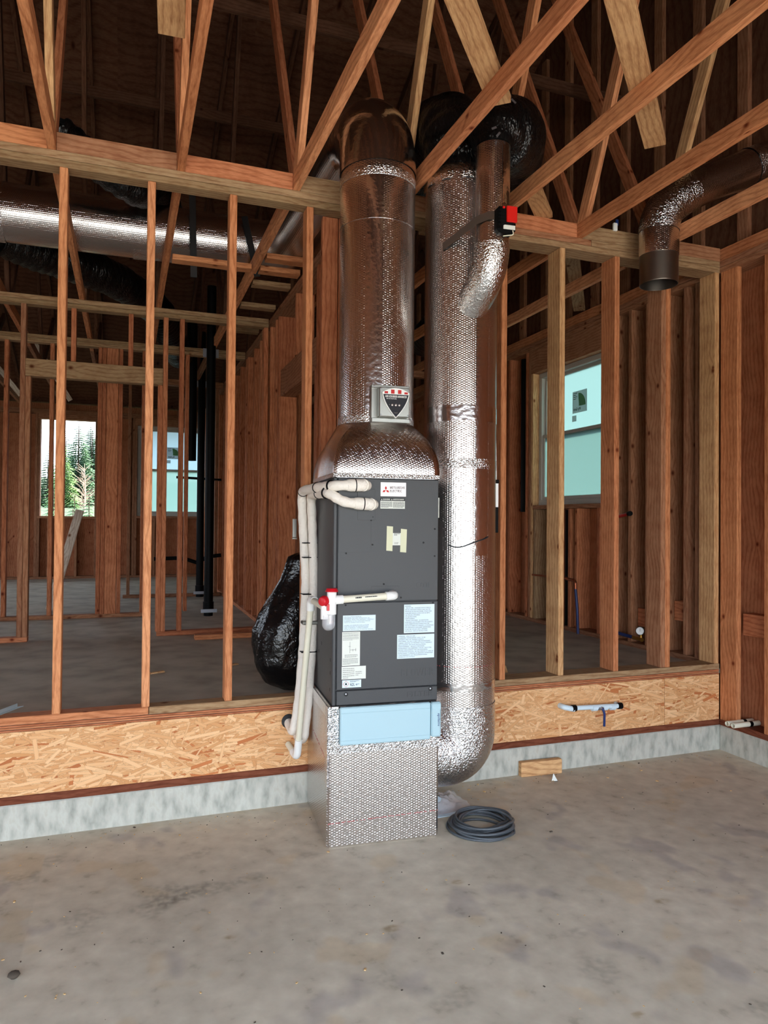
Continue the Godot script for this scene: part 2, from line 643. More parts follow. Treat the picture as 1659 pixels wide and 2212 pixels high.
	hf.albedo_texture = noise_tex(52, 0.012, 512, [0.0, 0.35, 0.6, 1.0], [Color(0.76, 0.745, 0.72), Color(0.86, 0.85, 0.83), Color(0.92, 0.91, 0.89), Color(0.97, 0.97, 0.96)], 5)
	hf.uv1_triplanar = true
	hf.uv1_world_triplanar = true
	hf.uv1_scale = Vector3(0.45, 0.45, 0.45)
	M.hfloor = hf
	# cabinet
	var cab := std("charcoal_paint", Color(0.225, 0.23, 0.24), 0.5)
	cab.heightmap_enabled = true
	cab.heightmap_texture = noise_tex(61, 0.2, 256, [0.0, 1.0], [Color.BLACK, Color.WHITE], 2)
	cab.heightmap_scale = 0.02
	cab.uv1_triplanar = true
	cab.uv1_scale = Vector3(4, 4, 4)
	M.cab = cab
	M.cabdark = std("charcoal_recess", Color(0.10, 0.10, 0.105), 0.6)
	M.filter = std("pale_blue_plastic", Color(0.66, 0.78, 0.82), 0.45)
	M.label = std("label_paper", Color(0.83, 0.90, 0.94), 0.5)
	M.labelb = std("label_paper_warm", Color(0.86, 0.87, 0.84), 0.55)
	M.ink = std("print_ink", Color(0.10, 0.11, 0.13), 0.7)
	M.inkred = std("red_print", Color(0.76, 0.12, 0.12), 0.6)
	M.inkpale = std("faded_red_print", Color(0.72, 0.36, 0.36), 0.6)
	M.silver = std("brushed_badge", Color(0.72, 0.68, 0.67), 0.35, 0.8)
	M.masking = std("masking_tape", Color(0.84, 0.84, 0.72), 0.8)
	M.white = std("white_pvc", Color(0.94, 0.94, 0.93), 0.35)
	M.cream = std("cream_pipe", Color(0.90, 0.88, 0.80), 0.4)
	var ins := std("pipe_insulation", Color(0.93, 0.90, 0.86), 0.65)
	ins.heightmap_enabled = true
	ins.heightmap_texture = noise_tex(71, 0.04, 256, [0.0, 1.0], [Color.BLACK, Color.WHITE], 3)
	ins.heightmap_scale = 0.25
	ins.uv1_triplanar = true
	ins.uv1_scale = Vector3(6, 6, 6)
	M.ins = ins
	M.black = std("black_plastic", Color(0.035, 0.035, 0.04), 0.5)
	M.black.metallic_specular = 0.25
	M.rubber = std("black_cable", Color(0.30, 0.32, 0.34), 0.42)
	M.redcap = std("red_cap", Color(0.78, 0.08, 0.14), 0.35)
	M.redbox = std("red_cover", Color(0.82, 0.09, 0.06), 0.4)
	M.blue = std("blue_pex", Color(0.12, 0.20, 0.42), 0.4)
	M.redpex = std("red_pex", Color(0.75, 0.12, 0.12), 0.4)
	M.brass = std("brass", Color(0.80, 0.62, 0.30), 0.3, 1.0)
	M.copper = std("copper", Color(0.72, 0.42, 0.30), 0.4, 1.0)
	var bag := std("black_bag", Color(0.035, 0.036, 0.04), 0.24)
	bag.heightmap_enabled = true
	bag.heightmap_texture = noise_tex(81, 0.02, 256, [0.0, 0.48, 0.52, 1.0], [Color(0.4, 0.4, 0.4), Color.WHITE, Color.WHITE, Color.BLACK], 3)
	bag.heightmap_scale = 0.35
	bag.uv1_triplanar = true
	bag.uv1_scale = Vector3(4, 4, 4)
	M.bag = bag
	var flex := std("black_flex_jacket", Color(0.04, 0.04, 0.042), 0.28)
	flex.heightmap_enabled = true
	flex.heightmap_texture = noise_tex(83, 0.03, 256, [0.0, 0.5, 1.0], [Color.BLACK, Color.WHITE, Color.BLACK], 3)
	flex.heightmap_scale = 0.7
	flex.uv1_triplanar = true
	flex.uv1_scale = Vector3(5, 2, 5)
	M.flex = flex
	var clear := std("clear_plastic", Color(0.93, 0.93, 0.95, 0.28), 0.1)
	clear.transparency = BaseMaterial3D.TRANSPARENCY_ALPHA
	M.clear = clear
	var film := std("sheet_film", Color(0.93, 0.93, 0.95, 0.45), 0.2)
	film.transparency = BaseMaterial3D.TRANSPARENCY_ALPHA
	M.film = film
	M.vinyl = std("window_vinyl", Color(0.72, 0.70, 0.66), 0.5)
	for q in [["pane", Color(0.66, 0.755, 0.76)], ["pane2", Color(0.58, 0.68, 0.675)], ["pane3", Color(0.88, 0.97, 1.0)], ["pane4", Color(0.82, 0.94, 0.90)]]:
		var pane := std("filmed_glass", Color(0.30, 0.38, 0.39), 0.3)
		pane.backlight_enabled = true
		pane.backlight = q[1]
		if q[0] in ["pane3", "pane4"]:
			pane.albedo_color.a = 0.90
			pane.transparency = BaseMaterial3D.TRANSPARENCY_ALPHA
		M[q[0]] = pane
	M.yellow = std("yellow_jamb", Color(0.86, 0.76, 0.42), 0.7)
	M.navy = std("navy_badge", Color(0.035, 0.04, 0.10), 0.6)
	M.green = std("sticker_green", Color(0.30, 0.62, 0.22), 0.6)
	M.stick = std("sticker_grey", Color(0.55, 0.60, 0.56), 0.6)
	M.inkf = std("sticker_print", Color(0.12, 0.14, 0.13), 0.6)
	for k in [["green", 0.8], ["stick", 0.55], ["inkf", 0.8]]:
		M[k[0]].albedo_color.a = k[1]
		M[k[0]].transparency = BaseMaterial3D.TRANSPARENCY_ALPHA
	M.plate = std("nail_plate", Color(0.66, 0.67, 0.70), 0.35, 0.9)
	M.strip = std("metal_strip", Color(0.75, 0.80, 0.82), 0.35, 0.6)
	M.lawn = std("grass_ground", Color(0.12, 0.17, 0.08), 0.95)
	M.drive = std("driveway", Color(0.74, 0.73, 0.70), 0.9)
	var nd := std("conifer_needles", Color(1, 1, 1), 0.8)
	nd.vertex_color_use_as_albedo = true
	nd.backlight_enabled = true
	nd.backlight = Color(0.35, 0.4, 0.2)
	M.needles = nd
	M.bark = std("bark", Color(0.30, 0.23, 0.18), 0.9)
	M.twig = std("bare_twigs", Color(0.62, 0.53, 0.46), 0.9)
	M.chip = std("wood_chip", Color(0.80, 0.66, 0.46), 0.8)
	M.dirt = std("dirt_crumb", Color(0.30, 0.26, 0.22), 0.95)

# ---------------------------------------------------------------- build
const S := 0.4064
const H0 := 0.574      # top of the house bottom plate
const H1 := 3.211      # underside of top plates
const HP := 3.287      # top of top plates
const XR := 4.087      # inner face of the right wall

func _ready() -> void:
	rng.seed = 4242
	# camera
	var cam := Camera3D.new()
	cam.name = "camera"
	var yaw := 0.3469
	var pit := 0.0134
	var rol := 0.0082
	var fwd := Vector3(sin(yaw) * cos(pit), sin(pit), -cos(yaw) * cos(pit))
	var rt := Vector3(cos(yaw), 0, sin(yaw))
	var up := rt.cross(fwd)
	var r2 := rt * cos(rol) + up * sin(rol)
	var u2 := -rt * sin(rol) + up * cos(rol)
	cam.transform = Transform3D(Basis(r2, u2, -fwd), Vector3(0.3203, 1.5088, 3.7618))
	cam.fov = rad_to_deg(2.0 * atan(1106.0 / 1544.5))
	cam.near = 0.05
	cam.far = 400.0
	add_child(cam)
	cam.current = true
	# sky, exposure
	var env := Environment.new()
	env.background_mode = Environment.BG_SKY
	var sky := Sky.new()
	var sm := ProceduralSkyMaterial.new()
	sm.sky_top_color = Color(0.80, 0.87, 0.95)
	sm.sky_horizon_color = Color(0.92, 0.95, 0.98)
	sm.ground_bottom_color = Color(0.40, 0.40, 0.36)
	sm.ground_horizon_color = Color(0.60, 0.62, 0.58)
	sm.sky_energy_multiplier = 1.0
	sky.sky_material = sm
	env.sky = sky
	env.tonemap_mode = Environment.TONE_MAPPER_LINEAR
	env.tonemap_exposure = 8.6
	env.sdfgi_enabled = true
	env.ssao_enabled = true
	env.ssil_enabled = true
	var we := WorldEnvironment.new()
	we.name = "surroundings"
	we.environment = env
	add_child(we)
	# sun: high on the right of the house, a little behind it, veiled
	var sun := DirectionalLight3D.new()
	sun.name = "sun"
	add_child(sun)
	sun.look_at_from_position(Vector3.ZERO, Vector3(-0.62, -0.72, 0.22), Vector3.UP)
	sun.light_color = Color(1.0, 0.96, 0.9)
	sun.light_energy = 1.6
	sun.light_angular_distance = 4.0
	sun.shadow_enabled = true
	HV = Transform3D(Basis(Vector3(cos(0.08), 0, sin(0.08)), Vector3.UP, Vector3(-sin(0.08), 0, cos(0.08))), Vector3(1.207, 0, 0.575))
	make_materials()
	shell()
	back_wall()
	right_wall()
	house_partitions()
	roof()
	air_handler()
	ducts()
	pipes()
	floor_things()
	attic_things()
	house_things()
	outdoors()
	debris()

func plane_uv2(parent: Node, called: String, x0: float, z0: float, x1: float, z1: float, y: float, thick: float, mat: Material) -> void:
	var mb := MB.new()
	mb.quad(Vector3(x0, y, z0), Vector3(x1, y, z0), Vector3(x1, y, z1), Vector3(x0, y, z1), Vector3.UP, Vector2(x0, z0), Vector2(x1, z0), Vector2(x1, z1), Vector2(x0, z1))
	var b := y - thick
	mb.quad(Vector3(x0, b, z0), Vector3(x1, b, z0), Vector3(x1, b, z1), Vector3(x0, b, z1), Vector3.DOWN)
	mb.quad(Vector3(x0, b, z0), Vector3(x1, b, z0), Vector3(x1, y, z0), Vector3(x0, y, z0), Vector3.FORWARD)
	mb.quad(Vector3(x0, b, z1), Vector3(x1, b, z1), Vector3(x1, y, z1), Vector3(x0, y, z1), Vector3.BACK)
	mb.quad(Vector3(x0, b, z0), Vector3(x0, b, z1), Vector3(x0, y, z1), Vector3(x0, y, z0), Vector3.LEFT)
	mb.quad(Vector3(x1, b, z0), Vector3(x1, b, z1), Vector3(x1, y, z1), Vector3(x1, y, z0), Vector3.RIGHT)
	var arr := []
	arr.resize(Mesh.ARRAY_MAX)
	arr[Mesh.ARRAY_VERTEX] = mb.v
	arr[Mesh.ARRAY_NORMAL] = mb.n
	arr[Mesh.ARRAY_TEX_UV] = mb.t
	arr[Mesh.ARRAY_TEX_UV2] = mb.t
	arr[Mesh.ARRAY_INDEX] = mb.ix
	var m := ArrayMesh.new()
	m.add_surface_from_arrays(Mesh.PRIMITIVE_TRIANGLES, arr)
	partm(parent, called, m, mat)

# a sheet of boards round rectangular holes; a is the along axis (0 = x, 2 = z), t0..t1 the thickness on the other axis
func sheet(parent: Node, called: String, a: int, s0: float, s1: float, y0: float, y1: float, t0: float, t1: float, holes: Array, mat_kind: String) -> void:
	var cuts := [s0, s1]
	for h in holes:
		cuts.append(h[0])
		cuts.append(h[1])
	cuts.sort()
	for i in cuts.size() - 1:
		if cuts[i + 1] - cuts[i] < 0.001:
			continue
		var mid: float = (cuts[i] + cuts[i + 1]) / 2.0
		var spans := [[y0, y1]]
		for h in holes:
			if mid > h[0] and mid < h[1]:
				spans = [[y0, h[2]], [h[3], y1]]
		for sp in spans:
			if sp[1] - sp[0] < 0.005:
				continue
			var p := Vector3(cuts[i], sp[0], t0)
			var q := Vector3(cuts[i + 1], sp[1], t1)
			if a == 2:
				p = Vector3(t0, sp[0], cuts[i])
				q = Vector3(t1, sp[1], cuts[i + 1])
			bx(parent, called, p, q, wood(mat_kind), 0.0, 1)

func shell() -> void:
	var fl := struct("floor", "dusty grey concrete garage slab in front of the air handler", "floor")
	plane_uv2(fl, "slab", -4.3, 0.0, XR, 5.75, 0.0, 0.12, M.slab)
	var f2 := struct("floor_house", "raised dusty grey subfloor seen behind the open stud wall", "floor")
	bx(f2, "subfloor", Vector3(-4.3, 0.506, -9.1), Vector3(4.227, 0.536, -0.012), M.hfloor, 0.0)
	# front wall with the wide garage door opening, behind the camera
	var wf := struct("wall_front", "garage front wall with the wide open door behind the camera", "wall")
	sheet(wf, "sheathing_panel", 0, -4.44, 4.24, -0.05, 4.2, 5.06, 5.10, [[-3.7, 3.6, -0.05, 2.45]], "fir")
	bx(wf, "door_header", Vector3(-3.8, 2.45, 4.92), Vector3(3.7, 2.75, 5.06), wood("fir"))
	for x in [-3.8, 3.6]:
		bx(wf, "stud", Vector3(x, 0, 4.92), Vector3(x + 0.1, 2.45, 5.06), wood("fir"))
	# unseen left wall; its window and door openings are added to let daylight in
	var wl := struct("wall_left", "plywood clad left wall of garage and house with openings added for daylight", "wall")
	sheet(wl, "sheathing_panel", 2, -9.1, 5.71, -0.05, 3.4, -4.44, -4.40, [[-8.0, -6.2, 1.5, 3.0], [-4.6, -2.8, 1.3, 3.0], [1.0, 2.2, -0.05, 2.1]], "ply")
	for i in 14:
		if i in [2, 3, 4]:
			continue
		bx(wl, "stud", Vector3(-4.40, 0.2, 0.3 + S * i), Vector3(-4.26, H1, 0.338 + S * i), wood("fir"))
	bx(wl, "door_header", Vector3(-4.40, 2.1, 0.95), Vector3(-4.26, 2.3, 2.25), wood("fir"))  # header over the side door opening added for daylight
	bx(wl, "top_plate", Vector3(-4.40, H1, -9.1), Vector3(-4.26, HP, 5.71), wood("grey"))
	# far wall of the house
	var wb := struct("wall_far", "far exterior wall of the house with two window openings", "wall")
	var holes := [[-0.98, -0.165, 1.555, 3.13], [0.50, 1.70, 1.57, 3.10]]
	sheet(wb, "sheathing_panel", 0, -4.44, 4.24, 0.2, 3.4, -9.104, -9.09, holes, "ply")
	bx(wb, "bottom_plate", Vector3(-4.3, 0.536, -9.09), Vector3(XR, H0, -8.95), wood("brown"))
	for y in [H1, H1 + 0.039]:
		bx(wb, "top_plate", Vector3(-4.3, y, -9.09), Vector3(XR, y + 0.037, -8.95), wood("brown"))
	for h in holes:
		bx(wb, "header", Vector3(h[0] - 0.04, h[3], -9.09), Vector3(h[1] + 0.04, H1, -8.95), wood("brown"))
		bx(wb, "rough_sill", Vector3(h[0] - 0.04, h[2] - 0.038, -9.09), Vector3(h[1] + 0.04, h[2], -8.95), wood("brown"))
		for x in [h[0] - 0.04, h[1] + 0.002]:
			bx(wb, "jack_stud", Vector3(x, H0, -9.088), Vector3(x + 0.038, h[3], -8.952), wood("brown"))
		for x in [h[0] - 0.08, h[1] + 0.042]:
			bx(wb, "stud", Vector3(x, H0, -9.088), Vector3(x + 0.038, H1, -8.952), wood("brown"))
	for i in 18:
		var x := -2.9 + S * i
		var hi := H1
		for h in holes:
			if x > h[0] - 0.12 and x < h[1] + 0.09:
				hi = h[2] - 0.038
		bx(wb, "stud", Vector3(x, H0, -9.088), Vector3(x + 0.038, hi, -8.952), wood("brown"))

func back_wall() -> void:
	var w := struct("wall_back", "open stud wall between garage and house on its strand board and concrete curb", "wall")
	# curb in two lengths either side of the plenum, one pour
	bx(w, "concrete_curb", Vector3(-4.3, -0.1, -0.15), Vector3(4.30, 0.1635, 0.0), M.curb, 0.006)
	bx(w, "sill_plate", Vector3(-4.3, 0.1635, -0.14), Vector3(XR, 0.2015, -0.001), M.treated[0], 0.003)
	var cuts := [-3.07, -0.64, 1.80, 3.631, XR - 0.002]
	for i in cuts.size() - 1:
		var mb := MB.new()
		var a: float = cuts[i] + 0.0015
		var b: float = cuts[i + 1] - 0.0015
		mb.box(Vector3(b - a, 0.300, 0.0115), 0.001, 0, 0, 0)
		var off := rng.randf()
		for k in mb.v.size():
			mb.t[k] = Vector2((mb.v[k].x + i * 0.73) / 3.0 + off, mb.v[k].y / 0.6 + 0.31 * i)
		part(w, "strand_board", mb, M.osb, Vector3((a + b) / 2.0, 0.353, -0.006))
	for k in 3:
		bx(w, "subfloor_edge", Vector3(-3.0, 0.5045 + k * 0.0107, -0.3), Vector3(XR - 0.002, 0.5125 + k * 0.0107, -0.0015 - 0.002 * (k % 2)), wood("red" if k != 1 else "fir"), 0.001)
	# bottom plates
	for seg in [[-3.0, 0.44, 0.089], [0.443, 1.70, 0.089], [1.703, XR - 0.002, 0.14]]:
		bx(w, "bottom_plate", Vector3(seg[0], 0.537, -seg[2]), Vector3(seg[1], H0, 0.0), wood("grey" if seg[0] > 0.4 else "fir"))
	# top plates
	bx(w, "top_plate", Vector3(-3.0, H1, -0.089), Vector3(1.93, H1 + 0.037, 0.0), M.grey[1])
	bx(w, "top_plate", Vector3(-3.0, H1 + 0.039, -0.089), Vector3(2.2, HP, 0.0), M.grey[2])
	bx(w, "top_plate", Vector3(1.933, H1, -0.14), Vector3(XR - 0.002, H1 + 0.037, 0.0), M.grey[0])
	bx(w, "top_plate", Vector3(2.203, H1 + 0.039, -0.14), Vector3(3.05, HP, 0.0), M.brown[2])
	bx(w, "top_plate", Vector3(3.053, H1 + 0.039, -0.14), Vector3(XR - 0.002, HP, 0.0), M.grey[0])
	# studs
	for k in range(-4, 4):
		var x := S * k
		if k == 3:
			x += 0.004
		bx(w, "stud", Vector3(x, H0, -0.089), Vector3(x + 0.038, H1, 0.0), M.fir[[0, 2, 1, 1][posmod(k, 4)]], 0.003)
	for k in [4, 5]:
		bx(w, "stud", Vector3(S * k, H0, -0.089), Vector3(S * k + 0.038, H1, 0.0), wood("red"), 0.003)
	for k in 5:
		var x := 2.4165 + S * k
		bx(w, "stud", Vector3(x, H0, -0.14), Vector3(x + 0.038, H1, 0.0), [M.fir[1], M.pale[1], M.fir[3], M.fir[1], M.pale[1]][k], 0.003)
	bx(w, "stud", Vector3(3.60, H0, -0.14), Vector3(3.638, H1, -0.004), M.brown[2], 0.003)
	# partition backing seen between the stud and the foil duct
	bx(w, "stud", Vector3(1.335, H0, -0.127), Vector3(1.425, H1, -0.0895), M.red[0], 0.003)
	bx(w, "stud", Vector3(1.43, H0, -0.18), Vector3(1.468, H1, -0.0895), M.red[1], 0.003)
	# blocking between the trusses on top of the plates
	var xs := []
	for k in range(-5, 8):
		xs.append(-0.035 + 0.6 * k)
	for i in xs.size() - 1:
		if xs[i + 1] > 4.2:
			continue
		var m: Material = M.red[2] if i % 3 == 0 else (M.grey[0] if i % 3 == 1 else M.brown[2])
		if i == 4:
			m = M.fir[1]
		bx(w, "truss_blocking", Vector3(xs[i] + 0.020, HP + 0.001, -0.038), Vector3(minf(xs[i + 1] - 0.020, XR), HP + 0.09, 0.0), m)

func right_wall() -> void:
	var w := struct("wall_right", "right exterior wall of studs and reddish plywood sheathing", "wall")
	var hole := [[-2.36, -1.10, 1.68, 2.98]]
	sheet(w, "sheathing_panel", 2, -9.1, -2.9, 0.0, HP, 4.228, 4.242, [], "ply")
	sheet(w, "sheathing_panel", 2, -2.898, -0.46, 0.0, HP, 4.228, 4.242, hole, "ply")
	for z in [-0.458, 0.762, 1.984, 3.205, 4.426]:
		bx(w, "sheathing_panel", Vector3(4.228, 0.0, z), Vector3(4.242, HP, minf(z + 1.219, 5.75)), wood("ply"), 0.0, 1)
	bx(w, "concrete_curb", Vector3(XR, -0.1, -0.0), Vector3(4.30, 0.1635, 5.7), M.curb, 0.006)
	bx(w, "sill_plate", Vector3(XR + 0.002, 0.1635, -0.14), Vector3(4.227, 0.2015, 5.7), M.treated[0], 0.003)
	bx(w, "bottom_plate", Vector3(XR + 0.002, 0.537, -8.95), Vector3(4.227, H0, -0.15), M.brown[1])
	for y in [H1, H1 + 0.039]:
		bx(w, "top_plate", Vector3(XR + 0.001, y, -8.95), Vector3(4.227, y + 0.037, 5.7), wood("brown"))
	# garage side studs
	bx(w, "corner_stud", Vector3(XR, 0.2015, 0.004), Vector3(XR + 0.038, H1, 0.144), M.fir[1], 0.003)
	bx(w, "stud", Vector3(XR + 0.04, 0.2015, 0.004), Vector3(4.227, H1, 0.042), M.red[0], 0.003)
	for i in 13:
		bx(w, "stud", Vector3(XR, 0.2015, 0.355 + S * i), Vector3(4.227, H1, 0.393 + S * i), wood("fir"), 0.003)
	for b in [[0.146, 0.353, 0.785], [0.394, 0.760, 0.80], [0.80, 1.165, 0.785]]:
		bx(w, "fire_block", Vector3(XR + 0.05, b[2], b[0]), Vector3(4.227, b[2] + 0.142, b[1]), wood("red"), 0.002, 2)
	# house side studs round the window
	for z in [-0.19, -0.30, -0.50, -0.70, -0.90, -2.46, -2.80, -3.2, -3.6, -4.0, -4.4, -5.0, -5.8, -6.6, -7.4, -8.2]:
		bx(w, "stud", Vector3(XR + 0.001, H0, z - 0.038), Vector3(4.226, H1, z), wood("brown" if z > -1.5 else "red"), 0.003)
	for z in [-1.062, -2.402]:
		bx(w, "king_stud", Vector3(XR + 0.001, H0, z - 0.038), Vector3(4.226, H1, z), M.brown[2], 0.003)
	bx(w, "jack_stud", Vector3(XR + 0.001, H0, -1.10), Vector3(4.226, 2.98, -1.063), M.brown[0], 0.003)
	bx(w, "jack_stud", Vector3(XR + 0.001, H0, -2.40), Vector3(4.226, 2.98, -2.362), M.pale[0], 0.003)
	bx(w, "header", Vector3(XR + 0.001, 2.98, -2.40), Vector3(4.226, H1 - 0.001, -1.063), M.brown[2], 0.003)
	bx(w, "rough_sill", Vector3(XR + 0.001, 1.642, -2.361), Vector3(4.226, 1.68, -1.101), M.brown[2], 0.003)
	for z in [-1.30, -1.62, -1.72, -2.05, -2.30]:
		bx(w, "cripple_stud", Vector3(XR + 0.001, H0, z - 0.038), Vector3(4.226, 1.641, z), wood("red" if z > -2 else "grey"), 0.003)
	for b in [[-0.49, -0.305, 0.80], [-0.69, -0.505, 0.90], [-0.89, -0.705, 0.70]]:
		bx(w, "fire_block", Vector3(XR + 0.06, b[2], b[0]), Vector3(4.227, b[2] + 0.142, b[1]), wood("red"), 0.002, 2)
	# gable above the plates
	var g := struct("wall_gable", "dark gable sheathing and studs above the right wall plates", "wall")
	var mb := MB.new()
	mb.prism(PackedVector2Array([Vector2(-9.4, HP - 0.02), Vector2(6.0, HP - 0.02), Vector2(-1.75, 6.53)]), -0.007, 0.007)
	for k in mb.t.size():
		mb.t[k] = Vector2(mb.v[k].x / 0.9, mb.v[k].y / 3.0)
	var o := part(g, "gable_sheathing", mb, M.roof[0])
	o.transform = Transform3D(Basis(Vector3(0, 0, 1), Vector3(0, 1, 0), Vector3(-1, 0, 0)), Vector3(4.235, 0, 0))
	for i in 36:
		var z := -8.9 + S * i
		var top := 6.5 - 0.42 * absf(z + 1.75) - 0.12
		if top > HP + 0.14:
			bx(g, "gable_stud", Vector3(4.19, HP + 0.09, z), Vector3(4.227, top, z + 0.089), wood("brown"), 0.002)
	bx(g, "bottom_chord", Vector3(4.10, HP + 0.001, -8.95), Vector3(4.138, HP + 0.09, 5.6), M.fir[3])
	var gl := struct("wall_gable_left", "gable sheathing closing the roof on the left side", "wall")
	var ol := part(gl, "gable_sheathing", mb, M.roof[1])
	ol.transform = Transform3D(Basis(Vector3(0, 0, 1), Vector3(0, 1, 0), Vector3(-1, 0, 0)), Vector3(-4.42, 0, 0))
	# the window in the right wall
	window("window_1", "double hung vinyl window with filmed glass in the right wall", Vector3(4.19, 1.68, -1.10), Vector3(4.19, 1.68, -2.36), 1.30)
	window("window_2", "far double hung window with filmed glass behind black drain pipes", Vector3(0.50, 1.57, -9.06), Vector3(1.70, 1.57, -9.06), 1.53)

# double hung window between two lower corners a and b (left to right seen from inside)
func window(called: String, label: String, a: Vector3, b: Vector3, high: float) -> void:
	var w := struct(called, label, "window")
	var x := (b - a).normalized()
	var wide := (b - a).length()
	var z := x.cross(Vector3.UP)
	if called == "window_1":
		x = -x
		a = b
		z = x.cross(Vector3.UP)
	w.transform = Transform3D(Basis(x, Vector3.UP, z), a)
	var fr := 0.05
	for q in [[0.0, 0.0, wide, fr], [0.0, high - fr, wide, high], [0.0, fr, fr, high - fr], [wide - fr, fr, wide, high - fr]]:
		bx(w, "frame", Vector3(q[0], q[1], -0.035), Vector3(q[2], q[3], 0.035), M.vinyl, 0.004)
	var mid := high * 0.50
	for sash in [[mid, high - fr, -0.012, M.pane if called == "window_1" else M.pane3], [fr, mid + 0.04, 0.012, M.pane2 if called == "window_1" else M.pane4]]:
		var s := Node3D.new()
		s.name = "sash"
		w.add_child(s, true)
		var r := 0.032
		var y0: float = sash[0]
		var y1: float = sash[1]
		var zc: float = sash[2]
		for q in [[fr, y0, wide - fr, y0 + r], [fr, y1 - r, wide - fr, y1], [fr, y0 + r, fr + r, y1 - r], [wide - fr - r, y0 + r, wide - fr, y1 - r]]:
			bx(s, "rail", Vector3(q[0], q[1], zc - 0.01), Vector3(q[2], q[3], zc + 0.012), M.vinyl, 0.003)
		bx(s, "pane", Vector3(fr + r, y0 + r, zc - 0.003), Vector3(wide - fr - r, y1 - r, zc + 0.001), sash[3], 0.0)
	# makers' stickers on the upper pane, print seen from behind
	var st := Node3D.new()
	st.name = "sticker"
	w.add_child(st, true)
	st.position = Vector3(wide * 0.40, high * 0.645, -0.008)
	bx(st, "sticker_sheet", Vector3(0, 0, 0), Vector3(0.22, 0.20, 0.0006), M.stick, 0.0)
	bx(st, "sticker_sheet", Vector3(-0.005, -0.075, 0), Vector3(0.06, -0.02, 0.0006), M.stick, 0.0)
	var mb := MB.new()
	var arc := PackedVector2Array()
	for i in 13:
		var an := PI * 0.5 * i / 12.0
		arc.append(Vector2(0.09 + 0.11 * cos(an), 0.06 + 0.12 * sin(an)))
	arc.append(Vector2(0.10, 0.06))
	mb.prism(arc, 0.0006, 0.0010)
	part(st, "green_mark", mb, M.green)
	var t := fit_text(st, "lettering", "Ply Gem", M.inkf, 0.0, 0.0, 0.105, 0.036, 0.0012)
	t.scale.x = -t.scale.x
	t.position = Vector3(0.072, 0.034, 0.0012)
	for i in 4:
		bx(st, "print_line", Vector3(0.012, 0.180 - i * 0.017, 0.0006), Vector3(0.072 - 0.014 * (i % 2), 0.185 - i * 0.017, 0.001), M.inkf, 0.0)

